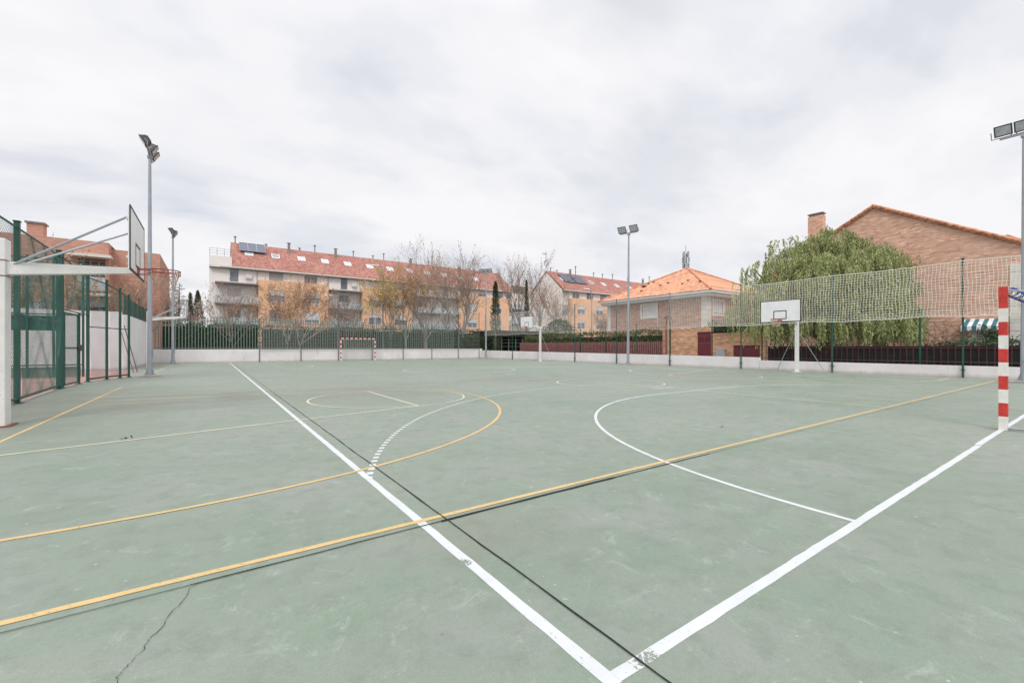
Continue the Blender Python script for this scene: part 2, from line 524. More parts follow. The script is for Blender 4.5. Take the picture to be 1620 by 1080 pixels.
# ---------------------------------------------------------------- mesh building
class MB:
    def __init__(s):
        s.v, s.f, s.mi = [], [], []

    def face(s, pts, mi=0):
        i = len(s.v)
        s.v += [tuple(p) for p in pts]
        s.f.append(tuple(range(i, i + len(pts))))
        s.mi.append(mi)

    def box(s, x0, x1, y0, y1, z0, z1, mi=0):
        i = len(s.v)
        s.v += [(x0, y0, z0), (x1, y0, z0), (x1, y1, z0), (x0, y1, z0), (x0, y0, z1), (x1, y0, z1), (x1, y1, z1), (x0, y1, z1)]
        for q in ((0, 3, 2, 1), (4, 5, 6, 7), (0, 1, 5, 4), (1, 2, 6, 5), (2, 3, 7, 6), (3, 0, 4, 7)):
            s.f.append(tuple(i + k for k in q))
            s.mi.append(mi)
        return s

    def hexa(s, p, mi=0):
        """eight points: bottom 4 ccw, top 4 ccw"""
        i = len(s.v)
        s.v += [tuple(q) for q in p]
        for q in ((0, 3, 2, 1), (4, 5, 6, 7), (0, 1, 5, 4), (1, 2, 6, 5), (2, 3, 7, 6), (3, 0, 4, 7)):
            s.f.append(tuple(i + k for k in q))
            s.mi.append(mi)
        return s

    def tube(s, pts, r, n=8, caps=True, mi=0, phase=0.0):
        pts = [Vector(p) for p in pts]
        rs = r if isinstance(r, (list, tuple)) else [r] * len(pts)
        i0 = len(s.v)
        ref = None
        for k, p in enumerate(pts):
            if k == 0:
                d = pts[1] - pts[0]
            elif k == len(pts) - 1:
                d = pts[-1] - pts[-2]
            else:
                d = pts[k + 1] - pts[k - 1]
            if d.length < 1e-9:
                d = Vector((0, 0, 1))
            d.normalize()
            if ref is None:
                ref = Vector((1, 0, 0)) if abs(d.x) < 0.9 else Vector((0, 1, 0))
            a = (ref - d * ref.dot(d))
            if a.length < 1e-6:
                a = d.orthogonal()
            a.normalize()
            b = d.cross(a)
            ref = a
            for j in range(n):
                th = 2 * pi * j / n + phase
                q = p + (a * cos(th) + b * sin(th)) * rs[k]
                s.v.append((q.x, q.y, q.z))
        for k in range(len(pts) - 1):
            for j in range(n):
                j2 = (j + 1) % n
                s.f.append((i0 + k * n + j, i0 + k * n + j2, i0 + (k + 1) * n + j2, i0 + (k + 1) * n + j))
                s.mi.append(mi)
        if caps and n > 3:
            s.f.append(tuple(i0 + j for j in reversed(range(n))))
            s.mi.append(mi)
            e = i0 + (len(pts) - 1) * n
            s.f.append(tuple(e + j for j in range(n)))
            s.mi.append(mi)
        return s

    def ring(s, c, R, r, axis='z', n=32, m=6, a0=0, a1=2 * pi):
        pts = []
        closed = abs(a1 - a0 - 2 * pi) < 1e-6
        for k in range(n + 1):
            th = a0 + (a1 - a0) * k / n
            if axis == 'z':
                pts.append((c[0] + R * cos(th), c[1] + R * sin(th), c[2]))
            else:
                pts.append((c[0], c[1] + R * cos(th), c[2] + R * sin(th)))
        s.tube(pts, r, m, caps=not closed)
        return s

    def build(s, name, mats, parent=None, world=False, smooth=False, bevel=0.0):
        me = bpy.data.meshes.new(name)
        v = s.v
        if parent is not None and world:
            r = parent
            while r.parent:
                r = r.parent
            L = r.location
            v = [(a - L.x, b - L.y, c - L.z) for a, b, c in v]
        me.from_pydata(v, [], s.f)
        ms = mats if isinstance(mats, (list, tuple)) else [mats]
        for m in ms:
            me.materials.append(M[m] if isinstance(m, str) else m)
        if len(ms) > 1:
            me.polygons.foreach_set('material_index', s.mi)
        if smooth:
            me.polygons.foreach_set('use_smooth', [True] * len(me.polygons))
        me.update()
        o = bpy.data.objects.new(name, me)
        col.objects.link(o)
        if parent is not None:
            o.parent = parent
        if bevel:
            b = o.modifiers.new('bevel', 'BEVEL')
            b.width = bevel
            b.segments = 2
            b.limit_method = 'ANGLE'
        return o


def tag(o, label, cat, group=None):
    o['label'] = label
    o['category'] = cat
    if group:
        o['group'] = group
    return o


def thing(name, label, cat, loc=(0, 0, 0), rz=0.0, group=None):
    o = bpy.data.objects.new(name, None)
    o.empty_display_size = 0.3
    col.objects.link(o)
    o.location = (loc[0], loc[1], loc[2] if len(loc) > 2 else 0)
    o.rotation_euler = (0, 0, rz)
    return tag(o, label, cat, group)


def copy_tree(o, parent=None):
    c = o.copy()
    col.objects.link(c)
    c.parent = parent
    for ch in list(o.children):
        copy_tree(ch, c)
    return c


def dup(o, label, loc, rz=0.0, scale=None):
    c = copy_tree(o)
    c['label'] = label
    c.location = (loc[0], loc[1], loc[2] if len(loc) > 2 else 0)
    c.rotation_euler = (0, 0, rz)
    if scale:
        c.scale = scale
    return c


def struct(name, mb, mat, **kw):
    o = mb.build(name, mat, **kw)
    o['kind'] = 'structure'
    return o


# ================================================================ GROUND
g = MB()
g.face([(-1500, -1500, -0.03), (1500, -1500, -0.03), (1500, 1500, -0.03), (-1500, 1500, -0.03)])
struct('ground', g, 'earth')
WX = 23.6      # right wall
WY = 40.75     # back wall
g = MB()
FL = [(-4.62, 9.0), ground_at(27, 638), ground_at(93, 615), ground_at(99, 613.5), ground_at(125, 607), ground_at(139, 604), ground_at(169, 600), ground_at(190, 597.7), ground_at(204, 596.3)]
g.face([(-4.62, -25, 0), (WX + 0.1, -25, 0), (WX + 0.1, WY + 0.1, 0), (-4.9, WY + 0.1, 0), (-4.9, 30.3, 0), (FL[-1][0] - .1, FL[-1][1] + .1, 0)] + [(a - .06, b, 0) for a, b in reversed(FL)])
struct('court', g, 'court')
g = MB()
g.face([(-16, 9, -0.012), (-3.6, 9, -0.012), (-3.6, 30.3, -0.012), (-16, 30.3, -0.012)])
struct('clay_court', g, 'clay')
g = MB()
g.face([(-60, 56, -0.02), (160, 56, -0.02), (160, 63, -0.02), (-60, 63, -0.02)])
struct('street', g, 'asphalt')

# ---------------------------------------------------------------- painted lines
rnd = random.Random(5)
white, yellow, pale = MB(), MB(), MB()


def strip(mb, pts, w, z, jit=0.0025):
    n = len(pts)
    L, R = [], []
    for i, p in enumerate(pts):
        a = pts[max(i - 1, 0)]
        b = pts[min(i + 1, n - 1)]
        dx, dy = b[0] - a[0], b[1] - a[1]
        l = hypot(dx, dy) or 1
        nx, ny = -dy / l, dx / l
        j1, j2 = rnd.uniform(-jit, jit), rnd.uniform(-jit, jit)
        L.append((p[0] + nx * (w / 2 + j1), p[1] + ny * (w / 2 + j1), z))
        R.append((p[0] - nx * (w / 2 + j2), p[1] - ny * (w / 2 + j2), z))
    for i in range(n - 1):
        mb.face([R[i], R[i + 1], L[i + 1], L[i]])


def line(mb, a, b, w, z, step=0.12):
    d = hypot(b[0] - a[0], b[1] - a[1])
    n = max(2, int(d / step))
    strip(mb, [(a[0] + (b[0] - a[0]) * i / n, a[1] + (b[1] - a[1]) * i / n) for i in range(n + 1)], w, z)


def arc(mb, c, R, a0, a1, w, z, step=0.1):
    n = max(8, int(abs(a1 - a0) * R / step))
    strip(mb, [(c[0] + R * cos(a0 + (a1 - a0) * i / n), c[1] + R * sin(a0 + (a1 - a0) * i / n)) for i in range(n + 1)], w, z, 0.0015)


WW = 0.061
P1, P2, CL, CW = 8.5, 11.5, 40.0, 20.0
z1, z2, z3 = 0.0012, 0.0028, 0.0040
za6, za9 = 0.0017, 0.0022
line(white, (0, -WW / 2), (0, CL), WW, z1)
line(white, (CW, 0), (CW, CL), WW * 0.8, z1)
line(white, (WW / 2 + 0.002, 0), (P1 - 1.85, 0.0), WW * .93, z1)
line(white, (P1 - 1.82, 0.014), (CW - WW, 0.014), WW, z1)
line(white, (WW, CL), (CW - WW, CL), WW * 0.8, z1)
line(white, (WW, CL / 2), (CW - WW, CL / 2), WW * 0.7, z1)
arc(white, (CW / 2, CL / 2), 3, 0, 2 * pi, WW * 0.7, z1)
for (gy, s) in ((0, 1), (CL, -1)):
    arc(white, (P1, gy), 5.98, pi if s > 0 else -pi, pi / 2 if s > 0 else -pi / 2, WW * 0.8, za6)
    arc(white, (P2, gy), 5.98, 0, s * pi / 2, WW * 0.8, za6)
    line(white, (P1 + 0.002, gy + s * 5.98), (P2 - 0.002, gy + s * 5.98), WW * 0.8, za6)
    # dashed nine metre line
    R9 = 9.0
    a_edge = math.acos(P1 / R9)
    th = pi - a_edge
    k = 0
    dash, gap = 0.078, 0.075
    while th > pi / 2:
        t2 = max(th - dash / R9, pi / 2)
        for c0, sg in ((P1, 1), (P2, -1)):
            pts = []
            for q in range(4):
                a = th + (t2 - th) * q / 3
                X = c0 + sg * R9 * cos(a)
                Y = gy + s * R9 * sin(a)
                pts.append((X, Y))
            strip(white, pts, WW, za9)
        th -= (dash + gap) / R9
    x = P1 + 0.1
    while x < P2 - 0.2:
        line(white, (x, gy + s * R9), (x + 0.08, gy + s * R9), WW, za9)
        x += 0.155
    line(white, (CW / 2 - 0.5, gy + s * 7), (CW / 2 + 0.5, gy + s * 7), WW, za9)

YW = 0.046
XL, XR = -3.45, 22.4
for ci, (cy, mbx) in enumerate(((9.22, yellow), (30.6, pale))):
    y0, y1 = cy - 7.45, cy + 7.45
    line(mbx, (XL, y0), (XR, y0), YW, z2)
    line(pale if ci == 0 else mbx, (XL + YW, y1), (XR - YW, y1), YW, z2)
    line(mbx, (XL, y0 + YW), (XL, y1 - YW), YW, z2)
    line(pale, (XR, y0 + YW), (XR, y1 - YW), YW, z2)
    arc(pale, ((XL + XR) / 2 + 0.6, cy), 1.8, 0, 2 * pi, YW, z3 + 0.0004)
    line(pale, ((XL + XR) / 2 + 0.6, y0 + YW), ((XL + XR) / 2 + 0.6, y1 - YW), YW, z2 + 0.0004)
    for (bx, s) in ((XL, 1), (XR, -1)):
        hx = bx + s * 1.575
        mm = mbx if s > 0 else pale
        line(mm, (bx + s * YW, cy - 6.22), (hx, cy - 6.22), YW, z2)
        line(mm, (bx + s * YW, cy + 6.22), (hx, cy + 6.22), YW, z2)
        arc(mm, (hx, cy), 6.22, -s * pi / 2, (s * pi / 2 if s > 0 else 3 * pi / 2 - pi), YW, z2 + 0.0009) if s > 0 else arc(mm, (hx, cy), 6.22, pi / 2, 3 * pi / 2, YW, z2 + 0.0009)
        fx = bx + s * 5.8
        line(pale, (bx + s * YW, cy - 3.05), (fx, cy - 1.8), YW * 1.05, z3)
        line(mm, (bx + s * YW, cy + 3.05), (fx, cy + 1.8), YW * 1.25, z2 + 0.0013)
        line(pale, (fx, cy - 1.8), (fx, cy + 1.8), YW, z2 + 0.0006)
        arc(pale, (fx, cy), 1.8, 0, 2 * pi, YW * 0.9, z3 + 0.0006)
struct('white_court_lines', white, 'white_line')
struct('yellow_court_lines', yellow, 'yellow_line')
struct('faded_court_lines', pale, 'pale_line')

# expansion joints and a crack
j = MB()


def wob(a, b, w, z, amp=0.006, step=0.25):
    d = hypot(b[0] - a[0], b[1] - a[1])
    n = max(2, int(d / step))
    pts = []
    for i in range(n + 1):
        t = i / n
        pts.append((a[0] + (b[0] - a[0]) * t + rnd.uniform(-amp, amp) * 0.5, a[1] + (b[1] - a[1]) * t + rnd.uniform(-amp, amp) * 0.5))
    strip(j, pts, w, z, w * 0.25)


zj = 0.0049
wob((0.17, -12), (0.17, 1.68), 0.0085, zj)
wob((0.17, 1.68), (0.17, 12), 0.011, zj)
wob((0.17, 12), (0.19, 40.7), 0.008, zj)
wob((-4.6, 1.66), (-1.3, 1.67), 0.0055, zj + 0.0005)
wob((-1.3, 1.67), (0.12, 1.68), 0.009, zj + 0.0005)
wob((0.12, 1.68), (1.9, 1.685), 0.025, zj + 0.0005, 0.003)
wob((1.9, 1.685), (3.5, 1.685), 0.014, zj + 0.0005, 0.003)
wob((3.5, 1.685), (23.5, 1.62), 0.0045, zj + 0.0005)
for yy in (12.6, 23.5, 33.5):
    wob((-4.8, yy), (23.5, yy), 0.007, zj)
for xx in (6.0, 12.0, 18.0):
    wob((xx, 16), (xx, 40.6), 0.006, zj + 0.001)
struct('court_joints', j, 'joint')
c = MB()
pts = []
A = [(318, 922), (300, 931), (286, 955), (272, 966), (262, 985), (240, 1008), (232, 1018), (218, 1036), (205, 1052), (190, 1066), (181, 1079), (176, 1110)]
for (px, py) in A:
    pts.append(ground_at(px + rnd.uniform(-2, 2), py))
pp = []
for i in range(len(pts) - 1):
    for q in range(4):
        t = q / 4
        pp.append((pts[i][0] * (1 - t) + pts[i + 1][0] * t + rnd.uniform(-.007, .007), pts[i][1] * (1 - t) + pts[i + 1][1] * t + rnd.uniform(-.004, .004)))
strip(c, pp, 0.0021, zj, 0.0011)
struct('court_crack', c, 'joint')

# ================================================================ BOUNDARY WALLS
w = MB()
w.box(-5.2, WX + 0.22, WY, WY + 0.22, -0.3, 1.05)
b = w.build('boundary_wall', 'wall', bevel=0.015)
tag(b, 'low whitewashed wall running across the far end of the court behind the small goal', 'wall')
w = MB()
ys = on_x(1201, WX)[1]
n = 12
for i in range(n):
    a = ys + (WY - 0.002 - ys) * i / n
    e = ys + (WY - 0.002 - ys) * (i + 1) / n
    ha, he = 0.66 + 0.22 * i / n, 0.66 + 0.22 * (i + 1) / n
    w.hexa([(WX, a, -.3), (WX + .2, a, -.3), (WX + .2, e, -.3), (WX, e, -.3), (WX, a, ha), (WX + .2, a, ha), (WX + .2, e, he), (WX, e, he)])
b = w.build('boundary_wall', 'wall')
tag(b, 'low white wall along the right side in front of the brown slat fence and maroon door', 'wall')
w = MB()
w.hexa([(WX + .01, -16, -.3), (WX + .21, -16, -.3), (WX + .21, ys - .01, -.3), (WX + .01, ys - .01, -.3),
        (WX + .01, -16, .42), (WX + .21, -16, .42), (WX + .21, ys - .01, .50), (WX + .01, ys - .01, .50)])
b = w.build('boundary_wall', 'wall')
tag(b, 'lowest white wall at the right under the dark picket fence', 'wall')
w = MB()
w.box(-5.2, -5.0, 30.4, WY - 0.002, -0.3, 3.0)
b = w.build('tall_wall', 'wall')
tag(b, 'tall white wall running to the far left corner under a green mesh', 'wall')
w = MB()
w.box(-17, -5.202, 30.4, 30.6, -0.3, 3.15)
b = w.build('tall_wall', 'wall')
tag(b, 'tall white wall seen through the green fence at the back of the reddish court', 'wall')

# ================================================================ FENCES


def mesh_rect(mb, P, u0, u1, z0, z1, pitch, r, diamond=False, sag=None):
    """wire grid on the plane P(u, z) -> point"""
    if not diamond:
        n = max(1, round((u1 - u0) / pitch))
        for i in range(n + 1):
            u = u0 + (u1 - u0) * i / n
            if sag:
                pts = [P(u, z0 + (z1 - z0) * q / 8) for q in range(9)]
            else:
                pts = [P(u, z0), P(u, z1)]
            mb.tube(pts, r, 3, caps=False)
        m = max(1, round((z1 - z0) / pitch))
        for i in range(m + 1):
            z = z0 + (z1 - z0) * i / m
            if sag:
                k = max(2, int((u1 - u0) / 0.5))
                pts = [P(u0 + (u1 - u0) * q / k, z) for q in range(k + 1)]
            else:
                pts = [P(u0, z), P(u1, z)]
            mb.tube(pts, r * (2.2 if i in (0, m) else 1), 3, caps=False)
        return
    H, W = z1 - z0, u1 - u0
    k = int((W + H) / pitch)
    for i in range(-1, k + 1):
        o = i * pitch
        # rising
        a0 = max(0, o - H)
        a1 = min(W, o)
        if a1 > a0:
            mb.tube([P(u0 + a0, z0 + (o - a0)), P(u0 + a1, z0 + (o - a1))], r, 3, caps=False)
            mb.tube([P(u0 + a0, z0 + H - (o - a0)), P(u0 + a1, z0 + H - (o - a1))], r, 3, caps=False)


# --- right side: green posts and a white ball stop net
NET_Y = [-6.2, -1.7, 2.8, 7.25, 11.65, 16.3, 20.85, 25.35, 29.95, 34.4, 39.6]
fr = thing('net_fence', 'tall green posts carrying a white ball stop net along the right side wall', 'fence', (WX - 0.06, 16, 0))
for y in NET_Y:
    p = MB()
    p.tube([(WX - 0.06, y, 0.0), (WX - 0.06, y, 4.75)], 0.035, 8)
    p.box(WX - 0.12, WX, y - 0.055, y + 0.055, 0.30, 0.34)
    p.tube([(WX - 0.06, y, 4.75), (WX - 0.06, y, 4.79)], 0.045, 8)
    p.build('post', 'green_metal', fr, world=True)
rn = random.Random(9)
ph = [rn.uniform(0, 6) for _ in range(6)]


def netP(u, z):
    t = (z - 2.36) / (4.68 - 2.36)
    # bays between posts belly out and the lower edge curls forward
    f = 0
    for k in range(len(NET_Y) - 1):
        if NET_Y[k] <= u <= NET_Y[k + 1]:
            f = sin(pi * (u - NET_Y[k]) / (NET_Y[k + 1] - NET_Y[k]))
    belly = -0.10 * (1 - t) ** 2 * (0.6 + 0.4 * f) - 0.05 * f * sin(pi * t)
    dz = -0.05 * f * (t ** 2) + 0.03 * sin(u * 1.3 + ph[0]) * (1 - t) + 0.02 * sin(u * 3.1 + ph[1]) * (1 - t)
    if t < 0.12:
        dz += (0.12 - t) * 0.9
    return (WX - 0.11 + belly, u + 0.02 * sin(z * 5 + u * 2.0), z + dz)


nt = MB()
mesh_rect(nt, netP, NET_Y[1], NET_Y[5], 2.36, 4.68, 0.115, 0.0072, sag=True)
nt.build('net', 'net_white', fr, world=True)
nt = MB()
mesh_rect(nt, netP, NET_Y[5] + 0.01, NET_Y[-1], 2.36, 4.68, 0.125, 0.0055, sag=True)
nt.build('net', 'net_pale', fr, world=True)

# --- second line of posts outside the right wall
fo = thing('wire_fence', 'grey green posts and thin wires standing just outside the right wall', 'fence', (24.6, 15, 0))
FY = [-2, 1.2, 4.3, 7.6, 11.0, 14.0, 17.0, 19.9, 22.9, 25.8, 28.8]
for y in FY:
    MB().tube([(24.6, y, 0), (24.6, y, 2.95)], 0.04, 8).build('post', 'green_metal', fo, world=True)
q = MB()
for z in (0.6, 1.5, 2.3, 2.88):
    q.tube([(24.6, FY[0], z), (24.6, FY[-1], z)], 0.006, 4)
q.build('wire', 'green_wire', fo, world=True)


def slat_fence(x, y0, y1, h0, h1, pitch, w, label, mat_s, back=None, zb=0.3, jit=0.03, seed=1):
    rr = random.Random(seed)
    root = thing('slat_fence', label, 'fence', (x, (y0 + y1) / 2, 0))
    m = MB()
    n = int((y1 - y0) / pitch)
    for i in range(n):
        y = y0 + (i + 0.5) * pitch
        t = i / max(1, n - 1)
        h = h0 + (h1 - h0) * t + rr.uniform(-jit, jit)
        m.box(x - 0.012, x + 0.012, y - w / 2, y + w / 2, zb, h)
    m.build('slats', mat_s, root, world=True)
    r = MB()
    hm = min(h0, h1)
    for z in (zb + 0.25, hm - 0.2):
        r.box(x + 0.014, x + 0.05, y0, y1, z, z + 0.05)
    r.build('rail', mat_s, root, world=True)
    if back:
        k = MB()
        k.box(x + 0.06, x + 0.08, y0, y1, zb, hm - 0.08)
        k.build('screen', back, root, world=True)
    return root


# brown slat fence (left part) and dark picket fence (right part)
yb0 = on_x(1048, 26)[1] + 0.02
yb1 = on_x(822, 26)[1]
slat_fence(26, yb0, yb1, 1.66, 1.70, 0.17, 0.105, 'reddish brown slatted fence with a clipped hedge behind it', 'brown_fence', 'screen_dark', seed=3)
yw1 = on_x(1211, 26)[1]
slat_fence(25.4, -6, on_x(1214, 25.4)[1], 1.36, 1.44, 0.23, 0.042, 'dark screen fence with maroon pickets below the big brick gable', 'picket', 'screen_dark', jit=0.02, seed=4)

# --- back railing of wide grey green slats
xr1 = on_y(718, 41.4)[0]
rl = thing('railing_fence', 'tall railing of upright grey green bars on the far wall', 'fence', (10, 41.3, 0))
m = MB()
x = -4.9
while x < xr1:
    m.box(x - 0.031, x + 0.031, 41.26, 41.29, 0.98, 3.62)
    x += 0.205
m.build('bars', 'grey_green', rl, world=True)
m = MB()
for z in (1.15, 3.3):
    m.box(-4.9, xr1, 41.292, 41.33, z, z + 0.05)
m.build('rail', 'grey_green', rl, world=True)
# thin mesh fence in front of it, posts set against the wall
bf = thing('mesh_fence', 'fine grey ball stop mesh on thin posts behind the far goal', 'fence', (12, WY - 0.05, 0))
PX = [2.12, 5.28, 8.41, 11.5, 14.6, 17.7, 20.8, 23.4]
for i, x in enumerate(PX):
    h = 3.65 if i < 2 else 5.1
    MB().tube([(x, WY - 0.05, 0), (x, WY - 0.05, h)], 0.03, 8).build('post', 'green_metal' if i > 2 else 'darkgrey', bf, world=True)
m = MB()
mesh_rect(m, lambda u, z: (u, WY - 0.09, z), PX[0], PX[2], 1.0, 3.6, 0.125, 0.0075)
mesh_rect(m, lambda u, z: (u, WY - 0.09, z), PX[2], PX[-1], 1.0, 4.95, 0.15, 0.006)
m.build('mesh', 'grey_wire', bf, world=True)

# green mesh on the tall left wall
gm = thing('mesh_fence', 'green mesh fence on top of the tall white wall in the far left corner', 'fence', (-5.1, 35, 3.0))
m = MB()
for i in range(6):
    y = 30.5 + i * 2.0
    MB().tube([(-5.1, y, 3.0), (-5.1, y, 4.05)], 0.03, 6).build('post', 'green_metal', gm, world=True)
m.box(-5.09, -5.08, 30.5, 40.6, 3.02, 3.98)
t = NT('green shade mesh')
t.cut(0.62)
M['shade_mesh'] = t.fin((0.02, 0.10, 0.075), 0.8)
m.build('mesh', 'shade_mesh', gm, world=True)
# --- green fence at the left with gate
lf = thing('green_fence', 'tall dark green mesh fence with thick posts beside the near left basket', 'fence', (-4.7, 16, 0))
HL = [3.95, 3.95, 4.05, 4.05, 2.35, 3.8, 3.75, 3.55, 3.35]
RL = [.04, .045, .05, .03, .03, .042, .038, .038, .034]
LP = [(FL[k][0], FL[k][1], HL[k], RL[k]) for k in range(len(FL))]
for (x, y, h, r) in LP:
    p = MB()
    p.box(x - r, x + r, y - r, y + r, 0, h)
    p.box(x - r - .012, x + r + .012, y - r - .012, y + r + .012, h, h + 0.03)
    p.box(x - r - .05, x + r + .05, y - r - .05, y + r + .05, 0, 0.02)
    p.build('post', 'green_metal', lf, world=True, bevel=0.006)


def lerp2(a, b, t):
    return a[0] + (b[0] - a[0]) * t, a[1] + (b[1] - a[1]) * t


pairs = [(0, 1), (1, 2), (3, 5), (5, 6), (6, 7), (7, 8)]
tops, mids, bots, wires = MB(), MB(), MB(), MB()
tops.tube([(LP[k][0], LP[k][1], LP[k][2] - .12) for k in (0, 1, 2, 3, 5, 6, 7, 8)], .022, 6)
for (a, b2) in pairs:
    A_, B_ = LP[a], LP[b2]
    gate_bay = (a == 3)
    D_ = hypot(B_[0] - A_[0], B_[1] - A_[1])
    z0_ = 2.4 if gate_bay else .15
    if not gate_bay:
        MB().tube([(A_[0], A_[1], .1), (B_[0], B_[1], .1)], .035, 6).build('bottom_rail', 'green_metal', lf, world=True)
    mids.tube([(A_[0], A_[1], 2.36 if gate_bay else 1.95), (B_[0], B_[1], 2.36 if gate_bay else 1.95)], .02, 6)

    def PF(u, z, A_=A_, B_=B_, D_=D_):
        q_ = lerp2(A_, B_, u / D_)
        return (q_[0] + .05 + .018 * sin(u * 5 + z * 3), q_[1], z)
    mesh_rect(wires, PF, .05, D_ - .05, z0_, min(A_[2], B_[2]) - .14, .085, .0028, diamond=True)
tops.build('top_rail', 'green_metal', lf, world=True)
mids.build('middle_rail', 'green_metal', lf, world=True)
wires.build('mesh', 'green_wire', lf, world=True)
# gate leaf standing between the double post and the low post
A_, B_ = LP[3], LP[4]
gt = MB()
ga, gb = lerp2(A_, B_, .08), lerp2(A_, B_, .93)
for (a, b2) in (((*ga, .06), (*ga, 2.3)), ((*gb, .06), (*gb, 2.3)), ((*ga, .08), (*gb, .08)), ((*ga, 2.28), (*gb, 2.28)), ((*ga, 1.2), (*gb, 1.2))):
    gt.tube([a, b2], 0.03, 6)
gate = gt.build('gate', 'green_metal', lf, world=True)
h = MB()
h.box(gb[0] + .03, gb[0] + .09, gb[1] - .14, gb[1] + .04, 1.1, 1.3)
h.build('lock', 'darkgrey', gate, world=True)
m = MB()
Dg = hypot(gb[0] - ga[0], gb[1] - ga[1])
mesh_rect(m, lambda u, z: (*lerp2(ga, gb, u / Dg), z), .03, Dg - .03, .1, 2.26, .085, .0028, diamond=True)
m.build('gate_mesh', 'green_wire', gate, world=True)

# second green fence inside the reddish court
BY = 24.0
sf = thing('green_fence', 'second green fence with dark windbreak cloth across the reddish court', 'fence', (-9, BY, 0))
px_list = [43, 85]
xs_ = [-13.5, on_y(43, BY)[0], on_y(85, BY)[0], -5.6]
for x in xs_:
    p = MB()
    p.box(x - .035, x + .035, BY - .035, BY + .035, 0, 4.9)
    p.build('post', 'green_metal', sf, world=True)
for z in (0.5, 2.56, 4.8):
    MB().tube([(xs_[0], BY, z), (xs_[-1], BY, z)], 0.03, 6).build('rail', 'green_metal', sf, world=True)
m = MB()
m.box(xs_[0], on_y(94, BY)[0], BY + 0.06, BY + 0.075, 1.9, 2.5)
m.build('windbreak', 'windscreen', sf, world=True)
m = MB()
mesh_rect(m, lambda u, z: (u, BY + 0.04, z), xs_[0], xs_[-1], 0.1, 4.8, 0.12, 0.0022, diamond=True)
m.build('mesh', 'green_wire', sf, world=True)
k = MB()
k.box(-13.5, -5.7, BY + .12, BY + .2, -.02, .42)
kb = k.build('kerb', 'slab')
tag(kb, 'low grey kerb at the foot of the second green fence on the reddish court', 'kerb')
# leaning rods in the corner
lr = MB()
a, b2 = on_x(231, -4.5, 524), (*on_x(211, -4.2), 0.02)
lr.tube([(-4.93, 29.0, 2.35), (-4.2, 27.0, 0.02)], 0.022, 6)
o = lr.build('leaning_rod', 'darkgrey')
tag(o, 'thin dark rod leaning on the tall white wall, the higher of two', 'rod')
lr = MB()
lr.tube([(-4.93, 28.2, 1.95), (-4.25, 26.2, 0.02)], 0.018, 6)
o = lr.build('leaning_rod', 'rust')
tag(o, 'rusty rod leaning on the tall white wall, the lower of two', 'rod')


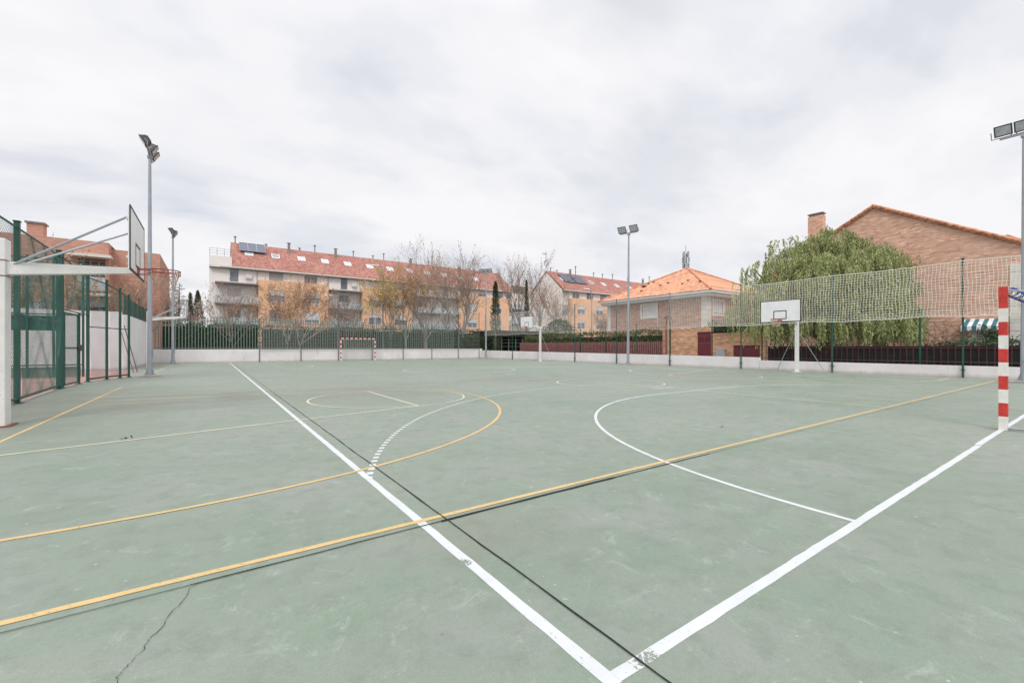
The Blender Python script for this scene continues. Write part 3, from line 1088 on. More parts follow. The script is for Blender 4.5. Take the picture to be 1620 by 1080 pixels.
# ================================================================ FLOODLIGHT MASTS
def floodlight_mast(label, nl, loc, rz, height, gap=None, W_=.27, H_=.21, rear=False):
    r = thing('floodlight_mast', label, 'floodlight mast', loc, rz, 'floodlight masts round the court')
    b_ = MB()
    b_.box(-.33, .33, -.33, .33, 0, .05)
    b_.box(-.2, .2, -.2, .2, .05, .075)
    for sx in (-1, 1):
        for sy in (-1, 1):
            b_.tube([(sx * .15, sy * .15, .07), (sx * .15, sy * .15, .12)], .02, 6)
    b_.build('base_plate', 'concrete', r, bevel=0.006)
    p = MB()
    p.tube([(0, 0, .05), (0, 0, height)], [.096, .05], 12)
    for k in range(4):
        a = k * pi / 2
        p.hexa([(cos(a) * .09 - sin(a) * .006, sin(a) * .09 + cos(a) * .006, .075), (cos(a) * .09 + sin(a) * .006, sin(a) * .09 - cos(a) * .006, .075),
                (cos(a) * .18 + sin(a) * .006, sin(a) * .18 - cos(a) * .006, .075), (cos(a) * .18 - sin(a) * .006, sin(a) * .18 + cos(a) * .006, .075),
                (cos(a) * .09 - sin(a) * .006, sin(a) * .09 + cos(a) * .006, .3), (cos(a) * .09 + sin(a) * .006, sin(a) * .09 - cos(a) * .006, .3),
                (cos(a) * .10 + sin(a) * .006, sin(a) * .10 - cos(a) * .006, .3), (cos(a) * .10 - sin(a) * .006, sin(a) * .10 + cos(a) * .006, .3)])
    pl = p.build('pole', 'galv', r, smooth=False)
    d = MB()
    d.box(.088, .112, -.045, .045, .75, 1.15)
    d.build('service_door', 'galv', pl)
    c_ = MB()
    hb = 0.62 if nl == 2 else 0.85
    if gap:
        hb = gap * (nl - 1) / 2 + .1
    c_.box(-.04, .04, -hb, hb, height, height + .06)
    c_.box(-.08, .08, -.08, .08, height - .1, height - .002)
    c_.build('crossbar', 'galv', r)
    if nl == 3 and not gap:
        W_, H_ = .225, .175
    if gap:
        hb = gap * (nl - 1) / 2 + .22
    ys_ = [-.42, .42] if nl == 2 else [-.62, 0, .62]
    if gap:
        ys_ = [gap * (i - (nl - 1) / 2) for i in range(nl)]
    for i, y in enumerate(ys_):
        back = (nl == 3 and i == 0 and (rear or not gap))
        tilt = radians(58)
        s = -1 if back else 1
        cz = height + .30
        # body: a shallow tapering case, tilted down
        fl = MB()
        ca, sa = cos(tilt), sin(tilt)

        def T(u, v, w_):
            # u forward (lens normal), v along bar, w up the face
            x_ = u * sin(tilt) + w_ * cos(tilt)
            z_ = -u * cos(tilt) + w_ * sin(tilt)
            return (s * x_ + s * .10, y + s * v, cz + z_)
        fl.hexa([T(-.14, -.17, -.13), T(-.14, .17, -.13), T(.06, W_, -H_), T(.06, -W_, -H_),
                 T(-.14, -.17, .13), T(-.14, .17, .13), T(.06, W_, H_), T(.06, -W_, H_)])
        fl.hexa([T(.062, -W_ - .02, -H_ - .02), T(.062, W_ + .02, -H_ - .02), T(.085, W_ + .02, -H_ - .02), T(.085, -W_ - .02, -H_ - .02),
                 T(.062, -W_ - .02, H_ + .02), T(.062, W_ + .02, H_ + .02), T(.085, W_ + .02, H_ + .02), T(.085, -W_ - .02, H_ + .02)])
        for q in range(5):
            v = -.13 + q * .065
            fl.hexa([T(-.18, v - .006, -.1), T(-.18, v + .006, -.1), T(-.141, v + .006, -.12), T(-.141, v - .006, -.12),
                     T(-.18, v - .006, .1), T(-.18, v + .006, .1), T(-.141, v + .006, .12), T(-.141, v - .006, .12)])
        f_ = fl.build('floodlight', 'darkgrey', r)
        le = MB()
        le.hexa([T(.086, -W_ + .02, -H_ + .02), T(.086, W_ - .02, -H_ + .02), T(.092, W_ - .02, -H_ + .02), T(.092, -W_ + .02, -H_ + .02),
                 T(.086, -W_ + .02, H_ - .02), T(.086, W_ - .02, H_ - .02), T(.092, W_ - .02, H_ - .02), T(.092, -W_ + .02, H_ - .02)])
        le.build('lens', 'lens', f_)
        br = MB()
        for e in (-1, 1):
            br.tube([(0, y + e * .30, height + .07), (0, y + e * .30, height + .2), (s * .1, y + e * .30, cz)], .014, 5)
        br.box(-.02, .02, y - .30, y + .30, height + .062, height + .078)
        br.build('bracket', 'galv', f_)
    return r


g1 = ground_at(237, 595.5)
floodlight_mast('tall grey floodlight mast beside the left fence, the nearest mast on the left', 3, (*g1, 0), radians(1), 9.2, .78, .22, .175, True)
g2 = ground_at(273.5, 575.5)
floodlight_mast('grey floodlight mast in the far left corner in front of the conifers', 3, (*g2, 0), radians(2), 9.3)
g3 = ground_at(993.5, 577.5)
fm = floodlight_mast('slightly leaning twin headed floodlight mast in front of the orange hip roof', 2, (*g3, 0), pi, 8.9)
fm.rotation_euler = (radians(-0.8), radians(0.9), pi + 0.25)
floodlight_mast('grey floodlight mast at the far right corner beside a cypress', 3, (22.9, 38.4, 0), radians(-132), 9.1, .46, .20, .17)
g5 = at_d(1620.5, 14.97)
floodlight_mast('thick grey floodlight mast at the right edge behind the red and white goal', 3, (*g5, 0), pi, 8.6, .47, .20, .17)


# ================================================================ BASKETBALL HOOPS
def hoop_parts(r, bx, hz, bw=1.8, bh=1.05):
    """board in plane x = bx facing +x, rim height hz"""
    zb = hz - 0.13
    b_ = MB()
    b_.box(bx - .03, bx, -bw / 2, bw / 2, zb, zb + bh)
    bo = b_.build('backboard', 'board', r, bevel=0.004)
    e = MB()
    x0, x1 = bx - .012, bx + .004
    t_ = .028
    e.box(x0, x1, -bw / 2 - .01, bw / 2 + .01, zb - .01, zb + t_)
    e.box(x0, x1, -bw / 2 - .01, bw / 2 + .01, zb + bh - t_, zb + bh + .01)
    e.box(x0, x1, -bw / 2 - .01, -bw / 2 + t_, zb + t_ + .001, zb + bh - t_ - .001)
    e.box(x0, x1, bw / 2 - t_, bw / 2 + .01, zb + t_ + .001, zb + bh - t_ - .001)
    e.build('border', 'black', bo)
    s_ = MB()
    sz0, sz1, sw = hz, hz + .42, .295
    x0, x1 = bx + .001, bx + .004
    s_.box(x0, x1, -sw, sw, sz0, sz0 + .04)
    s_.box(x0, x1, -sw, sw, sz1 - .04, sz1)
    s_.box(x0, x1, -sw, -sw + .04, sz0 + .041, sz1 - .041)
    s_.box(x0, x1, sw - .04, sw, sz0 + .041, sz1 - .041)
    s_.build('target_square', 'black', bo)
    bf_ = MB()
    for z in (zb + .2, zb + bh - .2):
        bf_.box(bx - .07, bx - .036, -bw / 2 + .15, bw / 2 - .15, z, z + .04)
    for y in (-.5, .5):
        bf_.box(bx - .072, bx - .037, y - .02, y + .02, zb + .241, zb + bh - .201)
    bf_.build('back_frame', 'white_metal', bo)
    h_ = MB()
    cx = bx + .15 + .235
    h_.ring((cx, 0, hz), .232, .010, 'z', 36, 6)
    h_.ring((cx, 0, hz - .075), .232, .006, 'z', 36, 5)
    for k in range(8):
        a = k * pi / 4
        h_.tube([(cx + .232 * cos(a), .232 * sin(a), hz), (cx + .232 * cos(a), .232 * sin(a), hz - .075)], .005, 4)
    h_.box(bx + .005, bx + .02, -.09, .09, hz - .12, hz + .03)
    for s in (-1, 1):
        h_.tube([(bx + .02, s * .07, hz - .005), (cx - .2, s * .11, hz)], .009, 5)
        h_.tube([(bx + .02, s * .07, hz - .1), (cx - .2, s * .11, hz - .07)], .007, 5)
    ho = h_.build('rim', 'hoop_red', r)
    n_ = MB()
    N = 12
    lv = [(0, .232), (.09, .205), (.18, .175), (.27, .155), (.34, .15)]
    for k in range(N):
        for sgn in (1, -1):
            pts = []
            for q, (dz, rr) in enumerate(lv):
                a = 2 * pi * (k + sgn * q * .5) / N
                pts.append((cx + rr * cos(a), rr * sin(a), hz - .01 - dz))
            n_.tube(pts, .006, 3, caps=False)
    n_.build('net', 'tan_cord', ho)


def left_basket(label, loc, rim, arm_y, colw=.25, ph_=2.9, bx=1.52):
    r = thing('basketball_hoop', label, 'basketball hoop', loc, 0, 'basketball hoops round the court')
    p = MB()
    a = colw / 2
    p.box(-a, a, -a, a, 0, ph_)
    po = p.build('post', 'white_metal', r, bevel=.012)
    q = MB()
    q.box(-a - .06, a + .06, -a - .06, a + .06, 0, .02)
    q.build('base_plate', 'rust', po)
    for z in (rim - .33, rim - .09):
        q = MB()
        q.box(-a - .008, a + .008, -a - .008, a + .008, z, z + .012)
        q.build('clamp', 'rust', po)
    zt, zb_ = rim - .02, rim - .28
    m_ = MB()
    m_.hexa([(a, -.08, rim - .30), (bx - .07, arm_y - .05, rim - .10), (bx - .07, arm_y + .05, rim - .10), (a, .08, rim - .30),
             (a, -.08, rim - .10), (bx - .07, arm_y - .05, rim + .0), (bx - .07, arm_y + .05, rim + .0), (a, .08, rim - .10)])
    m_.build('arm', 'white_metal', r, bevel=.006)
    m_ = MB()
    for (yy, zz) in ((-.55, rim + .80), (.55, rim + .80)):
        m_.tube([(-.02, 0.02 if yy > 0 else -.02, rim - .28), (bx - .075, arm_y + yy, zz)], .018, 6)
        m_.build('brace', 'galv', r)
        m_ = MB()
    sub = thing('x', '', '')
    bpy.data.objects.remove(sub)
    hoop_parts_off(r, bx, rim, arm_y)
    return r


def hoop_parts_off(r, bx, hz, dy):
    before = set(o.name for o in bpy.data.objects)
    hoop_parts(r, bx, hz)
    for o in bpy.data.objects:
        if o.name not in before and o.parent == r:
            for v in o.data.vertices:
                v.co.y += dy
            for c_ in o.children:
                for v in c_.data.vertices:
                    v.co.y += dy


left_basket('large white basketball hoop on a thick square post at the left edge', (-3.93, 8.93, 0), 2.65, .32, bx=1.63)
g4 = ground_at(233, 583)
left_basket('distant basketball hoop on a white post in the far left corner', (-4.1, 30.6, 0), 3.02, 0.0, .16, 3.25, 1.75)


def right_basket(label, loc, rim, dy):
    r = thing('basketball_hoop', label, 'basketball hoop', loc, pi, 'basketball hoops round the court')
    p = MB()
    p.box(-.075, .075, -.075, .075, 0, rim + .06)
    po = p.build('post', 'white_metal', r, bevel=.01)
    MB().box(-.18, .18, -.18, .18, 0, .015).build('base_plate', 'white_metal', po)
    m_ = MB()
    m_.tube([(0.0, 0, rim - .22), (.25, dy * .2, rim - .02), (.6, dy * .5, rim + .08), (1.0, dy * .8, rim + .10), (1.26, dy, rim + .08)], [.075, .07, .065, .06, .055], 10)
    m_.build('arm', 'white_metal', r, smooth=True)
    for (ax, ay, zz) in ((-.55, 1.0, rim - .5), (-.55, -1.15, rim - .3)):
        MB().tube([(-.05, 0, zz), (ax, ay, .02)], .014, 6).build('brace', 'galv', r)
    hoop_parts_off(r, 1.35, rim, dy)
    return r


right_basket('white basketball hoop on the right side in front of the pepper tree', (22.7, 8.45, 0), 2.57, -.2)
right_basket('small looking white basketball hoop near the far right corner', (22.6, 28.75, 0), 2.98, -.2)


# ================================================================ GOALS
def goal(label, loc, rz, rolled, depth=1.0, hgt=2.06):
    r = thing('goal', label, 'goal', loc, rz, 'small red and white goals')
    e = .045
    for s in (-1, 1):
        m_ = MB()
        x = s * (1.5 + e)
        z = 0
        k = 0
        while z < hgt - .01:
            zt = min(z + .2, hgt)
            if hgt - zt < .15:
                zt = hgt
            m_.box(x - e, x + e, -e, e, z, zt - 0.0, k % 2)
            z = zt
            k += 1
        m_.build('goalpost', ['goal_white', 'goal_red'], r)
    m_ = MB()
    x = -1.5 + .002
    k = 0
    while x < 1.49:
        xt = min(x + .2, 1.498)
        m_.box(x, xt, -e, e, hgt - 2 * e, hgt, (k + 1) % 2)
        x = xt
        k += 1
    m_.build('crossbar', ['goal_red', 'goal_white'], r)
    m_ = MB()
    for s in (-1, 1):
        x = s * 1.545
        m_.tube([(x, -e, .03), (x, -depth, .03)], .016, 6)
        m_.tube([(x, -e, hgt - .05), (x, -.35, hgt - .12), (x, -depth, .03)], .014, 6)
    m_.tube([(-1.545, -depth, .03), (1.545, -depth, .03)], .016, 6)
    m_.build('back_frame', 'galv', r)
    if rolled:
        rr = random.Random(8)
        m_ = MB()
        for q in range(7):
            ph0 = rr.uniform(0, 6)
            pts = []
            for i in range(60):
                t_ = i / 59
                a = ph0 + t_ * 40 * (1 if q % 2 else -1)
                R_ = .035 + .012 * sin(t_ * 30 + q)
                pts.append((-1.5 + 3.0 * t_, -.09 + R_ * cos(a), hgt - .10 + R_ * sin(a)))
            m_.tube(pts, .006, 4, caps=False)
        m_.build('rolled_net', 'net_white', r)
        for i in range(16):
            x = -1.46 + i * .19
            m_ = MB()
            m_.ring((x, -.07, hgt - .08), .065, .009, 'x', 10, 5)
            m_.build('net_tie', 'blue', r)
        for s in (-1, 1):
            for z in (.35, .62, .98, 1.30, 1.62):
                MB().box(min(s * 1.498, s * 1.475), max(s * 1.498, s * 1.475), -.02, .01, z - .012, z + .014).build('net_hook', 'blue', r)
    else:
        m_ = MB()
        mesh_rect(m_, lambda u, z: (u, -depth * (1 - z / hgt * .6), z), -1.5, 1.5, .03, hgt - .06, .12, .004)
        m_.build('net', 'net_pale', r)
    return r


goal('red and white striped goal cut off by the right edge of the court view', (10.0, 0.0, 0), 0, True, hgt=2.12)
goal('small red and white goal in front of the far white wall', (10.0, 40.0 - .05, 0), pi, False, depth=.6)


# ================================================================ BUILDINGS
def facade(mb, P, u0, u1, z0, z1, openings, depth=.18):
    us = sorted(set([u0, u1] + [o[0] for o in openings] + [o[1] for o in openings]))
    zs = sorted(set([z0, z1] + [o[2] for o in openings] + [o[3] for o in openings]))
    us = [u for u in us if u0 <= u <= u1]
    zs = [z for z in zs if z0 <= z <= z1]
    for i in range(len(us) - 1):
        for k in range(len(zs) - 1):
            cu, cz = (us[i] + us[i + 1]) / 2, (zs[k] + zs[k + 1]) / 2
            if any(o[0] < cu < o[1] and o[2] < cz < o[3] for o in openings):
                continue
            mb.face([P(us[i], 0, zs[k]), P(us[i + 1], 0, zs[k]), P(us[i + 1], 0, zs[k + 1]), P(us[i], 0, zs[k + 1])])
    for (a, b_, c_, d) in openings:
        mb.face([P(a, 0, c_), P(a, depth, c_), P(b_, depth, c_), P(b_, 0, c_)])
        mb.face([P(a, 0, d), P(b_, 0, d), P(b_, depth, d), P(a, depth, d)])
        mb.face([P(a, 0, c_), P(a, 0, d), P(a, depth, d), P(a, depth, c_)])
        mb.face([P(b_, 0, c_), P(b_, depth, c_), P(b_, depth, d), P(b_, 0, d)])


def pbox(mb, P, u0, u1, d0, d1, z0, z1):
    pts = [P(u0, d0, z0), P(u1, d0, z0), P(u1, d1, z0), P(u0, d1, z0), P(u0, d0, z1), P(u1, d0, z1), P(u1, d1, z1), P(u0, d1, z1)]
    mb.hexa(pts)


def window(parent, P, o, shut=0.0, mull=1, shmat='shutter', depth=.18, sill=True):
    a, b_, c_, d = o
    m_ = MB()
    t_ = .06
    d0, d1 = depth - .07, depth - .01
    pbox(m_, P, a, b_, d0, d1, c_, c_ + t_)
    pbox(m_, P, a, b_, d0, d1, d - t_, d)
    pbox(m_, P, a, a + t_, d0, d1, c_ + t_, d - t_)
    pbox(m_, P, b_ - t_, b_, d0, d1, c_ + t_, d - t_)
    for i in range(mull):
        u = a + (b_ - a) * (i + 1) / (mull + 1)
        pbox(m_, P, u - t_ * .6, u + t_ * .6, d0, d1, c_ + t_, d - t_)
    if sill:
        pbox(m_, P, a - .06, b_ + .06, -.06, -.002, c_ - .07, c_ - .005)
    w_ = m_.build('window', 'frame', parent, world=True)
    m_ = MB()
    m_.face([P(a, depth - .02, c_), P(b_, depth - .02, c_), P(b_, depth - .02, d), P(a, depth - .02, d)])
    m_.build('pane', 'pane', w_, world=True)
    if shut > 0:
        m_ = MB()
        zt = d - .002
        zb_ = d - (d - c_) * shut
        n = max(1, int((zt - zb_) / .14))
        for i in range(n):
            q0 = zb_ + (zt - zb_) * i / n
            q1 = zb_ + (zt - zb_) * (i + 1) / n
            pbox(m_, P, a + .02, b_ - .02, .045 + .004 * (i % 2), .07, q0, q1 - .012)
        m_.build('shutter', shmat, w_, world=True)
    return w_


def roof_vent(parent, x, y, z0, z1, w_=.28, kind=0, mat='slab'):
    m_ = MB()
    if kind == 0:
        m_.box(x - w_ * .5, x + w_ * .5, y - w_ * .5, y + w_ * .5, z0, z1 - .35)
        m_.tube([(x, y, z1 - .35), (x, y, z1 - .12)], w_ * .35, 8)
        m_.tube([(x, y, z1 - .14), (x, y, z1 - .06), (x, y, z1)], [w_ * .9, w_ * .9, w_ * .3], 8)
    else:
        m_.tube([(x, y, z0), (x, y, z1)], w_ * .3, 8)
        m_.tube([(x, y, z1), (x, y, z1 + .12)], [w_ * .8, w_ * .6], 8)
    return m_.build('chimney', mat, parent, world=True)


rb = random.Random(21)


def apartment(label, X0, X1, Yf, roofx0, orange_blocks, eave=12.9, ridge=17.1, depth=10.0, base_z=0.0, seed=1, top_x0=None, skylights=(), vents=(), gable_wall=True):
    r = thing('apartment_block', label, 'apartment building', ((X0 + X1) / 2, Yf, 0))
    rr = random.Random(seed)

    def P0(u, d, z):
        return (u, Yf + d, z)
    # bay plan: orange blocks project .9 m, balconies between them
    FH = 2.95
    top = eave - .25
    z4 = 10.35                                   # floor of the top storey
    bays = []
    x = X0
    for (a, b_) in orange_blocks:
        if a > x + .01:
            bays.append((x, a, 'c'))
        bays.append((a, b_, 'o'))
        x = b_
    if x < X1 - .01:
        bays.append((x, X1, 'c'))
    cream = MB()
    ops_all = []
    wins = []
    for (a, b_, kind) in bays:
        L = b_ - a
        n = max(1, round(L / 4.4))
        for i in range(n):
            c_ = a + L * (i + .5) / n
            # top storey
            if kind == 'o':
                o = (c_ - .95, c_ + .95, z4 + .75, z4 + 2.1)
            else:
                o = (c_ - .55, c_ + .55, z4 + .15, z4 + 2.1)
            ops_all.append(o)
            wins.append((P0, o, rr.choice([0, .25, .6, 1.0, 1.0]), 1 if kind == 'o' else 0))
            if kind == 'c':
                for f in (1, 2, 3):
                    zz = z4 - FH * f
                    o = (c_ - .8, c_ + .8, zz + .1, zz + 2.2)
                    ops_all.append(o)
                    wins.append((P0, o, rr.choice([0, .2, .5, 1.0]), 1))
    facade(cream, P0, X0, X1, base_z, top, ops_all)
    # other three sides and top
    Yb = Yf + depth
    cream.face([(X0, Yb, base_z), (X0, Yf, base_z), (X0, Yf, top), (X0, Yb, top)])
    cream.face([(X1, Yf, base_z), (X1, Yb, base_z), (X1, Yb, top), (X1, Yf, top)])
    cream.face([(X1, Yb, base_z), (X0, Yb, base_z), (X0, Yb, top), (X1, Yb, top)])
    cream.face([(X0, Yf, top), (X1, Yf, top), (X1, Yb, top), (X0, Yb, top)])
    # gable triangles
    Ym = Yf + depth / 2
    cream.face([(roofx0 + .1, Yf, top), (roofx0 + .1, Yb, top), (roofx0 + .1, Ym, ridge - .25)])
    cream.face([(X1 - .05, Yf, top), (X1 - .05, Ym, ridge - .25), (X1 - .05, Yb, top)])
    wall = cream.build('wall', 'cream', r, world=True)
    # orange projecting bays
    for (a, b_) in orange_blocks:
        PJ = .9

        def P1_(u, d, z):
            return (u, Yf - PJ + d, z)
        m_ = MB()
        zt = z4 + .65
        L = b_ - a
        n = max(2, round(L / 4.6))
        ops = []
        for i in range(n):
            c_ = a + L * (i + .5) / n
            for f in (1, 2, 3):
                zz = z4 - FH * f
                ops.append((c_ - 1.05, c_ + 1.05, zz + .45, zz + 2.2))
        facade(m_, P1_, a, b_, base_z, zt, ops)
        m_.face([(a, Yf - .003, base_z), (a, Yf - PJ, base_z), (a, Yf - PJ, zt), (a, Yf - .003, zt)])
        m_.face([(b_, Yf - PJ, base_z), (b_, Yf - .003, base_z), (b_, Yf - .003, zt), (b_, Yf - PJ, zt)])
        m_.face([(a, Yf - PJ, zt), (b_, Yf - PJ, zt), (b_, Yf - PJ + .15, zt), (a, Yf - PJ + .15, zt)])
        m_.face([(a, Yf - PJ + .15, zt), (b_, Yf - PJ + .15, zt), (b_, Yf - PJ + .15, z4 + .05), (a, Yf - PJ + .15, z4 + .05)])
        m_.face([(a, Yf - PJ + .15, z4 + .05), (b_, Yf - PJ + .15, z4 + .05), (b_, Yf - .003, z4 + .05), (a, Yf - .003, z4 + .05)])
        bay = m_.build('bay', 'orange', r, world=True)
        for o in ops:
            window(bay, P1_, o, rr.choice([0, .3, .45, .7, 1.0]), 1)
    for (P_, o, s, mu) in wins:
        window(r, P_, o, s, mu, rr.choice(['shutter', 'shutter', 'shutter_grey']), sill=False)
    for (a, b_, kind) in bays[:-1]:
        xx = b_ + (-.12 if kind == 'c' else .12)
        m_ = MB()
        m_.tube([(xx, Yf - .07, base_z), (xx, Yf - .07, eave - .5)], .055, 6)
        m_.build('downpipe', 'shutter_grey', r, world=True)
    for (a, b_, kind) in bays:
        if kind == 'c' and b_ - a > 4:
            nw = max(1, round((b_ - a) / 4.4))
            xx = a + (b_ - a) * (1.0 / nw if nw > 1 else .8)
            m_ = MB()
            m_.box(xx - .4, xx + .4, Yf - .34, Yf - .01, z4 + .75, z4 + 1.35)
            m_.build('air_conditioner', 'shutter', r, world=True)
    # balconies in the cream bays
    for (a, b_, kind) in bays:
        if kind != 'c':
            continue
        if b_ - a < 3.0:
            continue
        a_ = max(a, b_ - 5.2) if a == X0 else a
        for f in (0, 1, 2, 3):
            zz = z4 - FH * f + (0.0 if f else -.05)
            m_ = MB()
            m_.box(a_ + .02, b_ - .02, Yf - 1.35, Yf - .004, zz - .18, zz)
            if f == 0:
                m_.build('canopy_slab', 'slab', r, world=True)
                continue
            sl = m_.build('balcony', 'slab', r, world=True)
            m_ = MB()
            m_.box(a_ + .05, b_ - .05, Yf - 1.33, Yf - 1.30, zz + .02, zz + .95)
            m_.box(a_ + .05, a_ + .08, Yf - 1.29, Yf - .01, zz + .02, zz + .95)
            m_.build('balustrade', 'glass_rail', sl, world=True)
            m_ = MB()
            m_.box(a_ + .03, b_ - .03, Yf - 1.35, Yf - 1.28, zz + .951, zz + 1.0)
            m_.build('handrail', 'galv', sl, world=True)
    # roof
    m_ = MB()
    ov = .55
    ez = eave
    th = .16
    for (ya, yb_, s) in ((Yf - ov, Ym, 1), (Yb + ov, Ym, -1)):
        zl = ez - (ridge - ez) / (depth / 2) * ov * .5
        m_.hexa([(roofx0, ya, zl - th), (X1 + .3, ya, zl - th), (X1 + .3, yb_, ridge - th), (roofx0, yb_, ridge - th),
                 (roofx0, ya, zl), (X1 + .3, ya, zl), (X1 + .3, yb_, ridge), (roofx0, yb_, ridge)])
    rf = m_.build('roof', 'roof_red', r, world=True)
    m_ = MB()
    m_.box(X0 if roofx0 < X0 + 1 else X0 + 1.2, X1 + .25, Yf - ov - .12, Yf - ov + .02, zl - .26, zl - .06)
    m_.build('gutter', 'cream_trim', rf, world=True)
    m_ = MB()
    m_.box(X0 + .02, X1 - .02, Yf - ov, Yf - .004, zl - .34, zl - .27)
    m_.build('eaves', 'slab', rf, world=True)
    sl = (ridge - ez) / (depth / 2)

    def roofz(y):
        return ridge - abs(y - Ym) * (ridge - zl) / (depth / 2 + ov)
    for (px, py) in skylights:
        # intersect the view ray with the roof plane by iteration
        y = Yf + 2.5
        for _ in range(30):
            X_, Y_, Z_ = on_y(px, y, py)
            err = Z_ - roofz(y)
            y += err * .5
        m_ = MB()
        s_ = .55
        y0_, y1_ = y - .45, y + .45
        m_.hexa([(X_ - s_, y0_, roofz(y0_) + .01), (X_ + s_, y0_, roofz(y0_) + .01), (X_ + s_, y1_, roofz(y1_) + .01), (X_ - s_, y1_, roofz(y1_) + .01),
                 (X_ - s_, y0_, roofz(y0_) + .12), (X_ + s_, y0_, roofz(y0_) + .12), (X_ + s_, y1_, roofz(y1_) + .12), (X_ - s_, y1_, roofz(y1_) + .12)])
        k_ = m_.build('skylight', 'frame', rf, world=True)
        m_ = MB()
        s_ = .45
        y0_, y1_ = y - .35, y + .35
        m_.hexa([(X_ - s_, y0_, roofz(y0_) + .121), (X_ + s_, y0_, roofz(y0_) + .121), (X_ + s_, y1_, roofz(y1_) + .121), (X_ - s_, y1_, roofz(y1_) + .121),
                 (X_ - s_, y0_, roofz(y0_) + .13), (X_ + s_, y0_, roofz(y0_) + .13), (X_ + s_, y1_, roofz(y1_) + .13), (X_ - s_, y1_, roofz(y1_) + .13)])
        m_.build('pane', 'lens' if rr.random() < .75 else 'pane', k_, world=True)
    for (px, py, dy, kind) in vents:
        yv = Ym + dy
        X_, Y_, Z_ = on_y(px, yv, py)
        roof_vent(rf, X_, yv, roofz(yv) - .2, Z_, .36 if kind == 0 else .3, 0 if kind == 0 else 1, 'slab' if kind != 2 else 'shutter')
    return r, rf, roofz


XL1, XR1 = on_y(331, 72)[0], on_y(808, 72)[0]
rx = on_y(367, 72)[0]
ob = [(on_y(409, 71)[0], on_y(520, 71)[0]), (on_y(573, 71)[0], on_y(653, 71)[0]), (on_y(727, 71)[0], on_y(806, 71)[0])]
sk = [(394, 401.5), (436, 406), (477, 410), (514, 414), (550, 418), (585, 422), (617, 426), (648, 429), (676, 432.5), (703, 435.5), (728, 438.5), (752, 441.5)]
vn = [(372, 375, .3, 1), (457, 384, -1.0, 0), (421, 387, .3, 1), (474, 393, .5, 1), (498, 389, .2, 1), (531, 393, -.8, 0), (559, 398, .2, 1), (590, 405, .4, 1), (607, 402, .2, 1), (650, 409, -.3, 0),
      (678, 414, .2, 1), (727, 422, -.6, 0), (760, 427, .3, 1), (769, 426, -2.2, 2)]
apt, aroof, arz = apartment('long cream and orange apartment block with a red roof and solar panels', XL1, XR1, 72.0, rx, ob, seed=4, skylights=sk, vents=vn)
# terrace parapet and railing at the left end
m_ = MB()
m_.box(XL1 - .02, rx - .02, 71.98, 72.2, 12.66, 14.0)
m_.box(XL1 - .02, XL1 + .2, 72.2, 76, 12.66, 14.0)
m_.build('parapet', 'cream', apt, world=True)
m_ = MB()
for z in (14.35, 14.7, 15.05):
    m_.tube([(XL1 + .05, 72.1, z), (rx - .05, 72.1, z)], .025, 5)
    m_.tube([(XL1 + .05, 72.1, z), (XL1 + .05, 76, z)], .025, 5)
for i in range(4):
    x = XL1 + .05 + (rx - XL1 - .1) * i / 3
    m_.tube([(x, 72.1, 14.0), (x, 72.1, 15.05)], .03, 5)
m_.build('railing', 'galv', apt, world=True)
# solar panels
for i in range(3):
    m_ = MB()
    xa = on_y(379 + i * 14, 75)[0]
    xb = on_y(379 + i * 14 + 13.3, 75)[0]
    ya, yb_ = 74.6, 76.4
    m_.hexa([(xa, ya, arz(ya) + .35), (xb, ya, arz(ya) + .35), (xb, yb_, arz(yb_) + .42), (xa, yb_, arz(yb_) + .42),
             (xa, ya, arz(ya) + .43), (xb, ya, arz(ya) + .43), (xb, yb_, arz(yb_) + .50), (xa, yb_, arz(yb_) + .50)])
    o = m_.build('solar_panel', 'solar', aroof, world=True)
    f_ = MB()
    f_.tube([(xa, ya, arz(ya) + .44), (xb, ya, arz(ya) + .44), (xb, yb_, arz(yb_) + .51), (xa, yb_, arz(yb_) + .51), (xa, ya, arz(ya) + .44)], .035, 4)
    for xx in (xa + .2, xb - .2):
        f_.tube([(xx, yb_ - .2, arz(yb_) - .2), (xx, yb_ - .2, arz(yb_) + .42)], .03, 4)
    f_.build('panel_frame', 'galv', o, world=True)

X2a = 55.9
ob2 = [(on_y(905, 62.6)[0], on_y(990, 62.6)[0]), (90, 100)]
sk2 = [(890, 442), (914, 445.5), (935, 447), (955, 450), (976, 452.5), (996, 455)]
vn2 = [(871, 424, .3, 1), (881, 428, .3, 1), (902, 426, -.4, 0), (910.5, 422, -1.8, 1), (939, 432, .2, 1), (953, 434, .2, 1), (969, 434, .2, 1), (993, 441, .2, 1), (1017, 441, .2, 0), (1027, 438, .2, 1)]
apt2, a2roof, a2rz = apartment('second cream and orange apartment block with a cream gable end right of the bare trees', X2a, 104, 63.6, X2a, ob2, seed=9, skylights=sk2, vents=vn2)
for i in range(2):
    m_ = MB()
    xa, xb = 58.2 + i * 3.3, 61.2 + i * 3.3
    ya, yb_ = 65.2, 67.6
    m_.hexa([(xa, ya, a2rz(ya) + .2), (xb, ya, a2rz(ya) + .2), (xb, yb_, a2rz(yb_) + .25), (xa, yb_, a2rz(yb_) + .25),
             (xa, ya, a2rz(ya) + .28), (xb, ya, a2rz(ya) + .28), (xb, yb_, a2rz(yb_) + .33), (xa, yb_, a2rz(yb_) + .33)])
    m_.build('solar_panel', 'solar', a2roof, world=True)
